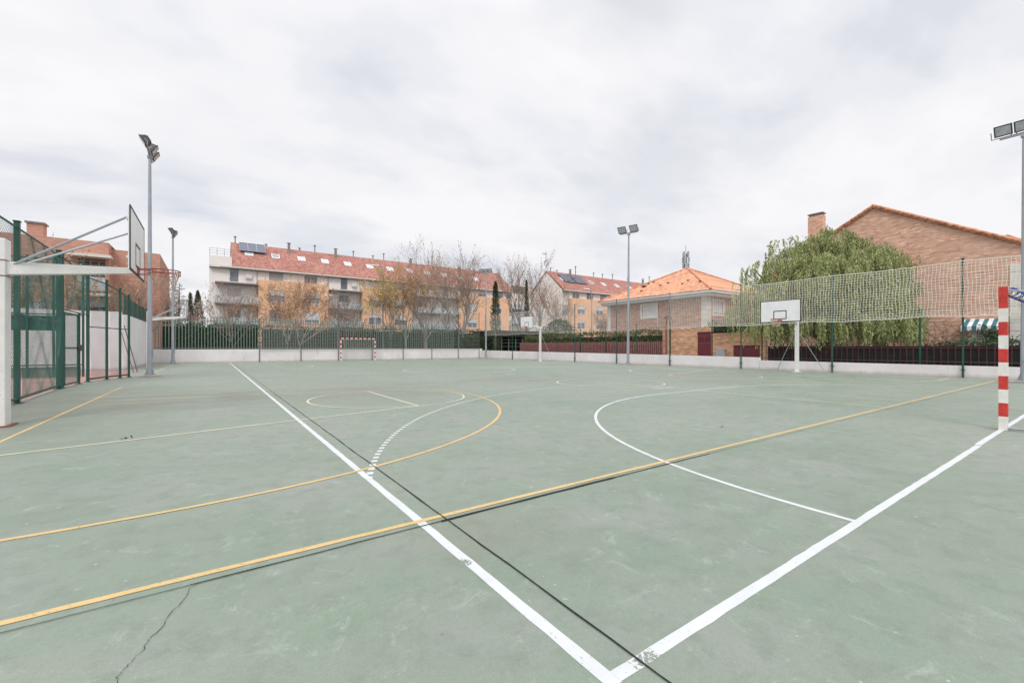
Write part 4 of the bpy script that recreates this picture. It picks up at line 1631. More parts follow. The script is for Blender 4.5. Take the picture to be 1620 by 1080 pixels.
# aerial on the ridge
ax, ay, az = on_y(864, 68.6, 397)
ae = MB()
ae.tube([(ax, 68.6, 16.9), (ax, 68.6, az)], .06, 5)
for k in range(3):
    ae.tube([(ax - 1.1, 68.6, az - .5 - .15 * k), (ax + .2, 68.6, az - .5 - .15 * k)], .03, 4)
ae.ring((ax, 68.55, 18.7), .6, .1, 'x', 16, 5)
ae.tube([(ax, 68.6, 16.9), (ax - .8, 68.6, 17.2)], .04, 4)
ae.build('aerial', 'galv', a2roof, world=True)

# flat roofed link block between the two
lb = thing('apartment_block', 'small pale flat roofed block between the two long apartment blocks', 'apartment building', (53, 76, 0))
m_ = MB()
ops = [(51.2, 54.6, 12.6, 13.9)]
facade(m_, lambda u, d, z: (u, 74 + d, z), 50.2, 58, 0, 14.6, ops, .8)
m_.face([(50.2, 82, 0), (50.2, 74, 0), (50.2, 74, 14.6), (50.2, 82, 14.6)])
m_.face([(50.2, 74, 14.6), (58, 74, 14.6), (58, 82, 14.6), (50.2, 82, 14.6)])
m_.build('wall', 'cream', lb, world=True)
m_ = MB()
m_.box(50.9, 54.9, 73.6, 73.99, 13.95, 14.2)
m_.build('canopy', 'slab', lb, world=True)
window(lb, lambda u, d, z: (u, 74 + d, z), ops[0], 0, 2, depth=.7, sill=False)
for zz in (3.2, 6.2, 9.2):
    m_ = MB()
    m_.box(50.4, 54.6, 72.7, 73.99, zz - .2, zz)
    m_.build('balcony', 'slab', lb, world=True)
    m_ = MB()
    m_.box(50.5, 54.5, 72.7, 72.75, zz + .01, zz + 1.0)
    m_.build('balustrade', 'glass_rail', lb, world=True)

# --- far left red brick block
FB = 47.0
xb1 = on_y(251, FB)[0]
bl = thing('apartment_block', 'red brick flat topped apartment block behind the green fence at the left', 'apartment building', (xb1 - 9, FB, 0))


def PL(u, d, z):
    return (u, FB + d, z)


xq = [on_y(p, FB)[0] for p in (20, 55, 85, 118, 172, 204, 251)]
zt1 = on_y(120, FB, 379)[2]
zt2 = on_y(190, FB, 392)[2]
m_ = MB()
ops = []
zr = on_y(130, FB, 407)[2]
ops.append((xq[3] + .2, xq[4] - .2, zr - 2.6, zr - .05))
for f in (1, 2):
    ops.append((xq[3] + .2, xq[4] - .2, zr - 2.6 - 3.1 * f, zr - .05 - 3.1 * f))
    ops.append((xq[1] - .5, xq[2] - .4, zr - 2.2 - 3.1 * f, zr - .6 - 3.1 * f))
ops.append((xq[1] - .5, xq[2] - .4, zr - 2.2, zr - .6))
facade(m_, PL, xq[0] - 6, xq[4], 0, zt1, ops, 1.2)
m_.face([PL(xq[4], 0, 0), PL(xq[4], 1.2, 0), PL(xq[4], 1.2, zt1), PL(xq[4], 0, zt1)])
m_.face([PL(xq[0] - 6, 0, zt1), PL(xq[4], 0, zt1), PL(xq[4], 12, zt1), PL(xq[0] - 6, 12, zt1)])
ops2 = []
for f in range(3):
    ops2.append((xq[5] + .4, xq[6] - 1.3, 1.6 + 3.1 * f, 3.0 + 3.1 * f))
facade(m_, lambda u, d, z: PL(u, d + 1.2, z), xq[4] + .001, xq[6], 0, zt2, ops2, .2)
m_.face([PL(xq[6], 1.2, 0), PL(xq[6], 12, 0), PL(xq[6], 12, zt2), PL(xq[6], 1.2, zt2)])
m_.face([PL(xq[4], 1.2, zt2), PL(xq[6], 1.2, zt2), PL(xq[6], 12, zt2), PL(xq[4], 12, zt2)])
m_.build('wall', 'brick_far', bl, world=True)
for o in ops[:]:
    window(bl, PL, (o[0] + .02, o[1] - .02, o[2] + .02, o[3] - .02), rb.choice([0, .3, .5]), 2, 'shutter_grey', depth=1.18, sill=False)
for o in ops2:
    window(bl, lambda u, d, z: PL(u, d + 1.2, z), o, .4, 0, depth=.2, sill=False)
for f in range(3):
    m_ = MB()
    zz = zr - 3.1 * f
    m_.box(xq[3] - .3, xq[4] + .25, FB - .9, FB - .004, zz, zz + .22)
    m_.build('canopy_slab', 'cream_trim', bl, world=True)
    m_ = MB()
    zz -= 2.55
    m_.box(xq[3] + .2, xq[4] - .1, FB - .75, FB - .70, zz, zz + .95)
    m_.box(xq[3] + .2, xq[4] - .1, FB - .75, FB - .004, zz - .12, zz - .002)
    m_.build('balcony', 'glass_rail', bl, world=True)
m_ = MB()
cx_, _, cz_ = on_y(58, FB + 1, 355)
m_.box(cx_ - .45, cx_ + .45, FB + .6, FB + 1.5, zt1 - .3, cz_)
ch_ = m_.build('chimney', 'brick_far', bl, world=True)
MB().box(cx_ - .55, cx_ + .55, FB + .5, FB + 1.6, cz_, cz_ + .12).build('chimney_cap', 'slab', ch_, world=True)

# --- brick house with orange hip roof
HX0, HX1 = 35.2, 47.2
HY0, HY1 = on_x(1119, HX0)[1], on_x(962, HX0)[1]
hh = thing('brick_house', 'two storey brick house with an orange hipped roof behind the slat fence', 'house', ((HX0 + HX1) / 2, (HY0 + HY1) / 2, 0))


def PH(u, d, z):          # west side, u = y
    return (HX0 + d, u, z)


def PS(u, d, z):          # south side, u = x
    return (u, HY0 + d, z)


def rect_x(px0, px1, py0, py1, X):
    a = on_x(px0, X, py1)
    b_ = on_x(px1, X, py0)
    a2 = on_x((px0 + px1) / 2, X, py1)
    b2_ = on_x((px0 + px1) / 2, X, py0)
    return (min(a[1], b_[1]), max(a[1], b_[1]), a2[2], b2_[2])


EZ = 6.05
m_ = MB()
o1 = rect_x(1016, 1038, 483, 501, HX0)
facade(m_, PH, HY0, HY1, 0, EZ, [o1], .15)
a = on_y(1129, HY0, 501)
b_ = on_y(1144, HY0, 476)
o2 = (a[0], b_[0], on_y(1136, HY0, 497)[2], on_y(1136, HY0, 477)[2])
o3 = (HX0 + 8, HX0 + 10, o2[2], o2[3])
facade(m_, PS, HX0, HX1, 0, EZ, [o2, o3], .15)
m_.face([(HX1, HY0, 0), (HX1, HY1, 0), (HX1, HY1, EZ), (HX1, HY0, EZ)])
m_.face([(HX1, HY1, 0), (HX0, HY1, 0), (HX0, HY1, EZ), (HX1, HY1, EZ)])
m_.build('wall', 'brick_red', hh, world=True)
w1 = window(hh, PH, o1, 1.0, 1, depth=.15)
w2 = window(hh, PS, o2, .9, 1, depth=.15)
w3 = window(hh, PS, o3, .5, 1, depth=.15)
for (P_, o) in ((PH, o1), (PS, o2)):
    m_ = MB()
    for (ua, ub, za, zb_) in ((o[0] - .22, o[0] - .0, o[2] - .2, o[3] + .2), (o[1] + .0, o[1] + .22, o[2] - .2, o[3] + .2), (o[0], o[1], o[3], o[3] + .2), (o[0], o[1], o[2] - .2, o[2] - .075)):
        pbox(m_, P_, ua, ub, -.04, -.002, za, zb_)
    m_.build('surround', 'cream_trim', hh, world=True)
for (qx, qy0, qy1) in ((.55, HY0 - .05, HY0 + .55), (.4, HY1 - .4, HY1 + .05)):
    m_ = MB()
    zz = 2.9
    while zz < EZ - .35:
        m_.box(HX0 - .05, HX0 + qx, qy0, qy1, zz, zz + .40)
        zz += .42
    m_.build('quoins', 'cream_trim', hh, world=True)
m_ = MB()
ov = .75
for (q, za, zb_) in ((ov - .2, EZ - .25, EZ - .02), (ov, EZ, EZ + .22)):
    m_.box(HX0 - q, HX1 + q, HY0 - q, HY1 + q, za, zb_)
ev = m_.build('eaves', 'shutter', hh, world=True)
m_ = MB()
q = ov + .06
zr0, zr1 = EZ + .225, 9.75
cxm, cym = (HX0 + HX1) / 2, (HY0 + HY1) / 2
cs = [(HX0 - q, HY0 - q, zr0), (HX1 + q, HY0 - q, zr0), (HX1 + q, HY1 + q, zr0), (HX0 - q, HY1 + q, zr0)]
for i in range(4):
    m_.face([cs[i], cs[(i + 1) % 4], (cxm, cym, zr1)])
m_.face(list(reversed(cs)))
rf = m_.build('roof', 'roof_orange', hh, world=True)
m_ = MB()
for i in range(4):
    A_, B_ = Vector(cs[i]), Vector((cxm, cym, zr1))
    n = 26
    for k in range(n):
        p0 = A_.lerp(B_, k / n) + Vector((0, 0, .03))
        p1 = A_.lerp(B_, (k + .95) / n) + Vector((0, 0, .06))
        m_.tube([p0, p1], [.10, .085], 6)
m_.build('ridge_tiles', 'roof_orange', rf, world=True)
m_ = MB()
for i in range(9):
    X_, Y_ = HX0 + .6 + rb.uniform(0, 3), HY0 + 1.5 + rb.uniform(0, 8)
    t_ = (X_ - HX0 + q) / (cxm - HX0 + q)
    z_ = zr0 + (zr1 - zr0) * min(t_, (Y_ - HY0 + q) / (cym - HY0 + q), (HY1 + q - Y_) / (cym - HY0 + q))
    MB().box(X_ - .08, X_ + .08, Y_ - .08, Y_ + .08, z_ - .05, z_ + .12).build('tile_vent', 'rust', rf, world=True)
m_ = MB()
m_.tube([(HX0 - .1, on_x(1041, HX0)[1], 0), (HX0 - .1, on_x(1041, HX0)[1], EZ - .3)], .05, 6)
m_.build('downpipe', 'shutter', hh, world=True)
roof_vent(rf, HX0 + 2.0, on_x(1019, HX0 + 2)[1], 6.6, 7.9, .3, 0, 'darkgrey')

# --- large gable house
GX = 34.0
pk = on_x(1382, GX, 330)
re_ = on_x(1617, GX, 388)
gy0 = re_[1]
sl = (pk[2] - re_[2]) / (pk[1] - re_[1])
gy1 = 2 * pk[1] - gy0 + .5
gh = thing('brick_house', 'large brick gable wall with a clay tile verge behind the pepper tree', 'house', (GX + 6, pk[1], 0))


def PG(u, d, z):
    return (GX + d, u, z)


zE = pk[2] - (pk[1] - gy0) * sl
m_ = MB()
og = rect_x(1425, 1434, 443, 461, GX)
og = (on_x(1436, GX)[1], on_x(1416, GX)[1], on_x(1428, GX, 459)[2], on_x(1428, GX, 444)[2])
og3 = (on_x(1586, GX)[1], on_x(1543, GX)[1], .1, on_x(1565, GX, 518)[2])
facade(m_, PG, gy0, gy1, 0, zE, [og, og3], .3)
m_.face([PG(gy0, 0, zE), PG(pk[1], 0, pk[2]), PG(gy1, 0, zE)][::-1])
GD = 13
m_.face([PG(gy0, 0, 0), PG(gy0, GD, 0), PG(gy0, GD, zE), PG(gy0, 0, zE)])
m_.face([PG(gy1, 0, 0), PG(gy1, 0, zE), PG(gy1, GD, zE), PG(gy1, GD, 0)])
m_.face([PG(gy0, GD, 0), PG(gy1, GD, 0), PG(gy1, GD, zE), PG(gy0, GD, zE)])
m_.build('wall', 'brick', gh, world=True)
window(gh, PG, og, .4, 1, depth=.2)
m_ = MB()
for (ua, ub, za, zb_) in ((og[0] - .28, og[0], og[2] - .25, og[3] + .25), (og[1], og[1] + .28, og[2] - .25, og[3] + .25), (og[0], og[1], og[3], og[3] + .25), (og[0], og[1], og[2] - .25, og[2] - .08)):
    pbox(m_, PG, ua, ub, -.04, -.002, za, zb_)
m_.build('surround', 'cream_trim', gh, world=True)
m_ = MB()
pbox(m_, PG, og3[0] + .01, og3[1] - .01, .28, .3, og3[2], og3[3] - .01)
m_.build('patio_door', 'screen_dark', gh, world=True)
m_ = MB()
for pxx in (1541, 1556):
    y = on_x(pxx, GX)[1]
    m_.box(GX - .35, GX - .02, y - .17, y + .17, 0, og3[3])
m_.build('column', 'cream_trim', gh, world=True)
# quoin column at the corner
m_ = MB()
zz = 0.3
while zz < on_x(1608, GX, 418)[2]:
    m_.box(GX - .06, GX + .4, gy0 - .05, gy0 + .42, zz, zz + .43)
    zz += .45
m_.build('quoins', 'cream_trim', gh, world=True)
m_ = MB()
for s, ye in ((-1, gy0 - .4), (1, gy1 + .4)):
    ze = pk[2] - abs(pk[1] - ye) * sl
    m_.hexa([(GX - .12, ye, ze + .02), (GX + GD + .3, ye, ze + .02), (GX + GD + .3, pk[1], pk[2] + .02), (GX - .12, pk[1], pk[2] + .02),
             (GX - .12, ye, ze + .14), (GX + GD + .3, ye, ze + .14), (GX + GD + .3, pk[1], pk[2] + .14), (GX - .12, pk[1], pk[2] + .14)])
rf = m_.build('roof', 'roof_orange', gh, world=True)
m_ = MB()
for ye in (gy0 - .4, gy1 + .4):
    ze = pk[2] - abs(pk[1] - ye) * sl
    A_, B_ = Vector((GX - .12, ye, ze + .16)), Vector((GX - .12, pk[1], pk[2] + .16))
    n = int((B_ - A_).length / .42)
    for k in range(n):
        p0 = A_.lerp(B_, k / n)
        p1 = A_.lerp(B_, (k + 1.08) / n) + Vector((0, 0, .035))
        m_.tube([p0, p1], [.10, .075], 8)
m_.build('verge_tiles', 'verge', rf, world=True)
m_ = MB()
c0 = on_x(1278, GX + 2)[1]
c1 = on_x(1301, GX + 2)[1]
cz_ = on_x(1289, GX + 2, 342)[2]
m_.box(GX + 2, GX + 2.6, c1, c0, 5, cz_)
ch_ = m_.build('chimney', 'brick', gh, world=True)
m_ = MB()
m_.box(GX + 1.97, GX + 2.63, c1 - .03, c0 + .03, cz_ + .16, cz_ + .22)
m_.box(GX + 2.05, GX + 2.55, c1 + .05, c0 - .05, cz_ + .001, cz_ + .159)
m_.build('chimney_cap', 'slab', ch_, world=True)
# second small ridge behind the verge at right
m_ = MB()
yy = on_x(1597, GX + 2)[1]
zz = on_x(1597, GX + 2, 374)[2]
m_.face([(GX + 1.2, yy - 1.2, zz - .8), (GX + 1.2, yy, zz), (GX + 6, yy, zz), (GX + 6, yy - 1.2, zz - .8)])
m_.face([(GX + 1.2, yy + 1.2, zz - .8), (GX + 6, yy + 1.2, zz - .8), (GX + 6, yy, zz), (GX + 1.2, yy, zz)])
m_.face([(GX + 1.2, yy - 1.2, zz - .8), (GX + 1.2, yy + 1.2, zz - .8), (GX + 1.2, yy, zz)])
m_.build('dormer', 'roof_orange', rf, world=True)
# striped awning
ya, yb_ = on_x(1590, GX - 1)[1], on_x(1520, GX - 1)[1]
za = on_x(1555, GX - 1, 516)[2]
aw = thing('awning', 'blue and white striped awning on the ground floor of the big brick house', 'awning', (GX - .5, (ya + yb_) / 2, za))
m_ = MB()
m_.hexa([(GX - 1, ya, za), (GX - .01, ya, za + .42), (GX - .01, yb_, za + .42), (GX - 1, yb_, za), (GX - 1, ya, za + .02), (GX - .01, ya, za + .44), (GX - .01, yb_, za + .44), (GX - 1, yb_, za + .02)])
m_.build('cloth', 'awning', aw, world=True)
m_ = MB()
n = 24
for i in range(n):
    u0, u1 = ya + (yb_ - ya) * i / n, ya + (yb_ - ya) * (i + 1) / n
    dz = .18 + .05 * (i % 2)
    m_.box(GX - 1.02, GX - 1.003, u0, u1, za - dz, za + .01)
m_.build('valance', 'awning', aw, world=True)
m_ = MB()
m_.tube([(GX - 1, yb_, za), (GX - .02, yb_, za - .7)], .02, 5)
m_.tube([(GX - 1, ya, za), (GX - .02, ya, za - .7)], .02, 5)
m_.build('arm', 'frame', aw, world=True)

# --- garden wall with maroon door
GW = 26.0
y_a, y_b, y_c, y_d = on_x(1048, GW)[1], on_x(1103, GW)[1], on_x(1125, GW)[1], on_x(1211, GW)[1]
gw = thing('garden_wall', 'orange brick garden wall with a maroon door and a maroon gate', 'wall', (GW, 15, 0))
m_ = MB()
hA = on_x(1080, GW, 519)[2]
hB = on_x(1170, GW, 529)[2]
m_.box(GW, GW + .25, y_b, y_a, 0, hA)
m_.box(GW, GW + .25, y_c, y_b - .001, on_x(1113, GW, 525)[2], hA)
yg0, yg1 = on_x(1202, GW)[1], on_x(1160, GW)[1]
zg = on_x(1181, GW, 546)[2]
m_.box(GW, GW + .25, yg1, y_c - .001, 0, hB)
m_.box(GW, GW + .25, yg0, yg1 - .001, zg, hB)
m_.box(GW, GW + .25, y_d, yg0 - .001, 0, hB)
wl_ = m_.build('wall', 'brick_warm', gw, world=True)
m_ = MB()
n = 40
for i in range(n):
    u0 = y_d + (y_c - y_d) * i / n
    m_.box(GW - .03, GW + .28, u0 + .01, y_d + (y_c - y_d) * (i + 1) / n - .01, hB + .002, hB + .11)
m_.build('coping', 'brick_warm', wl_, world=True)
m_ = MB()
m_.box(GW + .06, GW + .1, y_c + .02, y_b - .02, .05, on_x(1113, GW, 525)[2] - .003)
dr = m_.build('door', 'maroon', gw, world=True)
m_ = MB()
for k in (-1, 1):
    m_.ring((GW + .05, (y_c + y_b) / 2 + k * .22, 1.75), .13, .02, 'x', 16, 5)
m_.build('door_ring', 'black', dr, world=True)
m_ = MB()
m_.box(GW + .06, GW + .1, yg0 + .02, yg1 - .02, .05, zg - .003)
m_.build('gate', 'maroon', gw, world=True)
m_ = MB()
mb0, mb1 = on_x(1148, GW)[1], on_x(1134, GW)[1]
m_.box(GW - .14, GW - .003, mb0, mb1, .5, on_x(1141, GW, 552)[2])
bx_ = m_.build('meter_box', 'shutter_grey', gw, world=True)
# entrance lamp: post with a dark hood
lx, ly = on_x(1054, 25.7)
lp = thing('entrance_lamp', 'brown post with a dark arched hood beside the brick garden wall', 'lamp', (lx, ly, 0))
zl_ = on_x(1054, 25.7, 504)[2]
MB().box(lx - .05, lx + .05, ly - .05, ly + .05, 0, zl_).build('post', 'brown_fence', lp, world=True)
m_ = MB()
pts = [(lx, ly + .25 - .0, zl_ - .1)]
for k in range(9):
    a = pi * k / 8
    pts.append((lx, ly - .1 + .24 * cos(a), zl_ + .16 * sin(a)))
m_.tube(pts[1:], .05, 6)
m_.box(lx - .12, lx + .12, ly - .36, ly - .1, zl_ - .04, zl_ + .03)
m_.build('hood', 'darkgrey', lp, world=True)

# --- dark low shed with barred front at the far right corner
sh = thing('shed', 'low dark green roofed shelter with pale bars beyond the far right corner', 'shelter', (26, 46, 0))
m_ = MB()
sx0, sx1 = on_y(779, 45)[0], on_y(826, 45)[0]
sz = on_y(800, 45, 523)[2]
m_.box(sx0, sx1 + 6, 44.6, 50, sz - .75, sz)
m_.build('roof', 'screen_dark', sh, world=True)
m_ = MB()
m_.box(sx0 + .3, sx1 + 5.7, 49.5, 49.7, 0, sz - .76)
m_.build('back_wall', 'screen_dark', sh, world=True)
m_ = MB()
x = sx0 + .2
while x < sx1 + 5.6:
    m_.box(x, x + .09, 44.9, 44.98, 0, sz - .752)
    x += 1.1
for z in (1.3, 1.75, 2.15):
    m_.box(sx0, sx1 + 5.6, 44.99, 45.03, z, z + .05)
m_.build('bars', 'grey_green', sh, world=True)

# --- telecom mast behind the orange roof
tx, ty, tz = at_d(1085, 150, 395)
tm = thing('telecom_mast', 'lattice telecom mast with antennas rising behind the orange hip roof', 'mast', (tx, ty, 0))
m_ = MB()
for k in range(3):
    a = k * 2 * pi / 3
    m_.tube([(tx + 1.6 * cos(a), ty + 1.6 * sin(a), 0), (tx + .5 * cos(a), ty + .5 * sin(a), tz - 1.5)], .12, 4)
for i in range(24):
    f0, f1 = i / 24, (i + 1) / 24
    for k in range(3):
        a, a2 = k * 2 * pi / 3, (k + 1) * 2 * pi / 3
        r0, r1 = 1.6 - 1.1 * f0, 1.6 - 1.1 * f1
        m_.tube([(tx + r0 * cos(a), ty + r0 * sin(a), f0 * (tz - 1.5)), (tx + r1 * cos(a2), ty + r1 * sin(a2), f1 * (tz - 1.5))], .06, 3)
m_.tube([(tx, ty, tz - 2), (tx, ty, tz + 1.5)], .08, 4)
m_.build('lattice', 'darkgrey', tm, world=True)
ra = random.Random(2)
for lv in range(3):
    for k in range(4):
        a = k * pi / 2 + .5 * lv
        m_ = MB()
        cx0, cy0, cz0 = tx + 1.0 * cos(a), ty + 1.0 * sin(a), tz - 1.6 - 2.0 * lv
        m_.box(cx0 - .2, cx0 + .2, cy0 - .2, cy0 + .2, cz0 - .9, cz0 + .9)
        m_.tube([(tx, ty, cz0), (cx0, cy0, cz0)], .06, 4)
        m_.build('antenna', 'shutter_grey', tm, world=True)


# --- street lamps and a road sign
def street_lamp(label, px, depth_, py_top, s=1):
    X_, Y_, Z_ = at_d(px, depth_, py_top)
    r = thing('street_lamp', label, 'street lamp', (X_, Y_, 0), 0, 'street lamps on the road behind')
    m1 = MB()
    m1.tube([(0, 0, 0), (0, 0, Z_ - .4), (s * .15, 0, Z_ - .1), (s * .6, 0, Z_)], [.09, .06, .05, .045], 8)
    m1.build('pole', 'galv', r)
    m1 = MB()
    m1.hexa([(s * .5, -.16, Z_ - .08), (s * 1.4, -.12, Z_ - .04), (s * 1.4, .12, Z_ - .04), (s * .5, .16, Z_ - .08),
             (s * .5, -.13, Z_ + .12), (s * 1.4, -.07, Z_ + .05), (s * 1.4, .07, Z_ + .05), (s * .5, .13, Z_ + .12)])
    m1.build('lamp_head', 'shutter', r)
    return r


street_lamp('thin street lamp with a white head before the yellowish tree', 606, 50, 421, -1)
street_lamp('street lamp with a white head before the second apartment block', 936, 55, 458, -1)
street_lamp('dark street lamp post before the grey balconies of the long block', 535, 47, 468, -1)
sx_, sy_, sz_ = at_d(726, 48, 513)
sg = thing('road_sign', 'small round red and white road sign on a thin post by the railing end', 'road sign', (sx_, sy_, 0))
MB().tube([(sx_, sy_, 0), (sx_, sy_, sz_ + .3)], .035, 6).build('post', 'galv', sg, world=True)
m_ = MB()
dv = Vector((-SY, -CYW, 0))
c_ = Vector((sx_, sy_, sz_)) + dv * .06
m_.tube([c_, c_ + dv * .02], .21, 20)
sp = m_.build('sign_plate', 'goal_red', sg, world=True)
m_ = MB()
c_ = c_ + dv * .022
u_ = Vector((CYW, -SY, 0))
m_.hexa([c_ - u_ * .15 + Vector((0, 0, -.03)), c_ + u_ * .15 + Vector((0, 0, -.03)), c_ + u_ * .15 + dv * .006 + Vector((0, 0, -.03)), c_ - u_ * .15 + dv * .006 + Vector((0, 0, -.03)),
         c_ - u_ * .15 + Vector((0, 0, .03)), c_ + u_ * .15 + Vector((0, 0, .05)), c_ + u_ * .15 + dv * .006 + Vector((0, 0, .05)), c_ - u_ * .15 + dv * .006 + Vector((0, 0, .05))])
m_.build('sign_bar', 'goal_white', sp, world=True)


# ================================================================ VEGETATION
def leafq(mb, p, size, rr, asp=.55, down=False):
    if down:
        a = Vector((rr.gauss(0, .35), rr.gauss(0, .35), -1)).normalized()
    else:
        a = Vector((rr.gauss(0, 1), rr.gauss(0, 1), rr.gauss(0, 1)))
        if a.length < 1e-3:
            a = Vector((1, 0, 0))
        a.normalize()
    b_ = Vector((rr.gauss(0, 1), rr.gauss(0, 1), rr.gauss(0, 1))).cross(a)
    if b_.length < 1e-3:
        b_ = a.orthogonal()
    b_.normalize()
    s = size * rr.uniform(.6, 1.3)
    u, v = a * s, b_ * s * asp * .5
    p = Vector(p)
    i = len(mb.v)
    for q in (p, p + u * .5 + v, p + u, p + u * .5 - v):
        mb.v.append((q.x, q.y, q.z))
    mb.f.append((i, i + 1, i + 2, i + 3))
    mb.mi.append(0)


def bare_tree(label, loc, H, seed, leafmat, nleaf, spread=.5, trunk_h=.28, name='bare_tree', bark='bark', r0=.16, levels=5, lsize=.15, up=.35, lean=(0, 0), dens=1.0, cat='tree'):
    rr = random.Random(seed)
    root = thing(name, label, cat, (*loc, 0), 0, 'leafless street trees behind the court')
    tr, tw = MB(), MB()
    ends = []

    def branch(p, d, L, r, lev):
        n = 4 if lev < 3 else 3
        pts = [p.copy()]
        rs = [r]
        dd = d.copy()
        for k in range(n):
            wv = .13 if lev else .05
            dd = (dd + Vector((rr.gauss(0, wv), rr.gauss(0, wv), rr.gauss(0, wv * .6) + up * .12 * (lev > 0)))).normalized()
            pts.append(pts[-1] + dd * L / n)
            rs.append(max(r * (1 - .5 * (k + 1) / n), .020 if lev == 2 else .0095))
        (tr if lev < 3 else tw).tube(pts, rs, 7 if lev == 0 else (5 if lev < 2 else 3), caps=False)
        if lev >= levels - 2:
            for k in range(1, n + 1):
                ends.append(pts[k])
        if lev >= levels - 1:
            return
        cnt = {0: 7, 1: 5, 2: 4, 3: 4}.get(lev, 3)
        cnt = max(2, int(cnt * dens + rr.random() * .8))
        for i in range(cnt):
            t_ = rr.uniform(.35, 1.0) if lev else rr.uniform(.55, 1.0)
            if i == 0:
                t_ = 1.0
            k = min(int(t_ * n), n - 1)
            q = pts[k].lerp(pts[k + 1], t_ * n - k) if t_ < 1 else pts[-1]
            base_d = (pts[min(k + 1, n)] - pts[k]).normalized()
            az_ = rr.uniform(0, 2 * pi) if lev else (i * 2.4 + rr.uniform(-.4, .4))
            perp = base_d.orthogonal().normalized()
            perp.rotate(Matrix.Rotation(az_, 3, base_d))
            sp_ = spread * rr.uniform(.7, 1.3) * (1 if i else .3)
            nd = (base_d * cos(sp_) + perp * sin(sp_)).normalized()
            nd = (nd + Vector((0, 0, up * .5))).normalized()
            branch(q, nd, L * rr.uniform(.58, .82) * (1.7 if lev == 0 else 1) * (1 if lev == 0 else .95), rs[min(k + 1, n)] * .75, lev + 1)
    branch(Vector((0, 0, 0)), Vector((lean[0], lean[1], 1)).normalized(), H * trunk_h, r0, 0)
    # scale to the wanted height
    zm = max(v[2] for v in tw.v)
    f = H / zm
    tr.v = [(a * f, b2 * f, c2 * f) for a, b2, c2 in tr.v]
    tw.v = [(a * f, b2 * f, c2 * f) for a, b2, c2 in tw.v]
    tr.build('trunk', bark, root, smooth=True)
    crown = tw.build('crown', 'twig', root)
    if nleaf:
        lm = MB()
        for _ in range(nleaf):
            e = rr.choice(ends) * f
            leafq(lm, (e.x + rr.gauss(0, .08), e.y + rr.gauss(0, .08), e.z + rr.gauss(0, .08)), lsize, rr, .8)
        lm.build('leaves', leafmat, crown)
    return root


def hgt(px, d, py):
    return at_d(px, d, py)[2]


BT = [
    # label, px, plane y, py_top, leafmat, nleaf, spread, kwargs
    ('bare tree with reddish leaves before the leftmost balconies of the long block', 368, 46, 442, 'leaf_brown', 700, .66, dict(r0=.10, trunk_h=.34)),
    ('slim pale stemmed tree with tan leaves left of the leaning one', 455, 45, 432, 'leaf_brown', 900, .5, dict(r0=.10, trunk_h=.36, bark='bark_pale')),
    ('leaning pale trunked tree with many orange brown leaves before the first orange bay', 470, 45, 418, 'leaf_brown', 2200, .62, dict(r0=.13, trunk_h=.34, lean=(.24, -.02), bark='bark_pale')),
    ('small bare tree before the grey balconies of the long block', 543, 46, 452, 'leaf_grey', 300, .5, dict(r0=.08)),
    ('tree with yellow green leaves at its top beside the thin street lamp', 618, 45, 408, 'leaf_yellow', 3000, .5, dict(r0=.12, trunk_h=.3)),
    ('bare tree with dull clinging leaves right of the yellowish tree', 643, 46, 412, 'leaf_brown', 2200, .55, dict(r0=.13, bark='bark_pale')),
    ('tall bare plane tree right of the leafy ones, its top above the red roof', 674, 46, 386, 'leaf_brown', 1300, .5, dict(r0=.2, bark='bark_pale')),
    ('tall bare plane tree with a round crown standing up before the sky', 706, 52, 378, 'leaf_grey', 1300, .42, dict(r0=.2, bark='bark_pale')),
    ('largest bare plane tree with a thick pale trunk above the road sign', 735, 46, 374, 'leaf_grey', 1700, .5, dict(r0=.27, bark='bark_pale', trunk_h=.25)),
    ('tall bare tree beside the dark columnar trunk right of the long block', 828, 48, 388, 'leaf_grey', 1300, .42, dict(r0=.2)),
    ('spreading bare tree before the cream gable end of the second block', 852, 52, 420, 'leaf_grey', 900, .55, dict(r0=.16, bark='bark_pale')),
    ('bare brownish tree before the second block, left of its street lamp', 880, 46, 436, 'leaf_brown', 1100, .6, dict(r0=.14)),
    ('small bare shrubby tree before the right hand orange wall of the second block', 962, 40, 482, 'leaf_grey', 400, .55, dict(r0=.09, trunk_h=.25)),
    ('bare tree right of the small basket in the far left corner', 283, 56, 440, 'leaf_grey', 250, .5, dict(r0=.12)),
]
for i, (lab, px, yp, py, lm, nl, sp_, kw) in enumerate(BT):
    bare_tree(lab, on_y(px, yp), on_y(px, yp, py)[2], 100 + i * 7, lm, nl, sp_, **kw)
bare_tree('bare brown twigged tree before the red brick block, seen over the green fence', at_d(78, 27), hgt(78, 27, 362), 311, 'leaf_brown', 1500, .6, r0=.14)
bare_tree('smaller bare tree at the right corner of the red brick block', at_d(226, 36), hgt(226, 36, 410), 317, 'leaf_brown', 500, .5, r0=.10)
bare_tree('bare tree at the extreme left behind the green fence', at_d(22, 25), hgt(22, 25, 380), 331, 'leaf_grey', 600, .6, r0=.12)


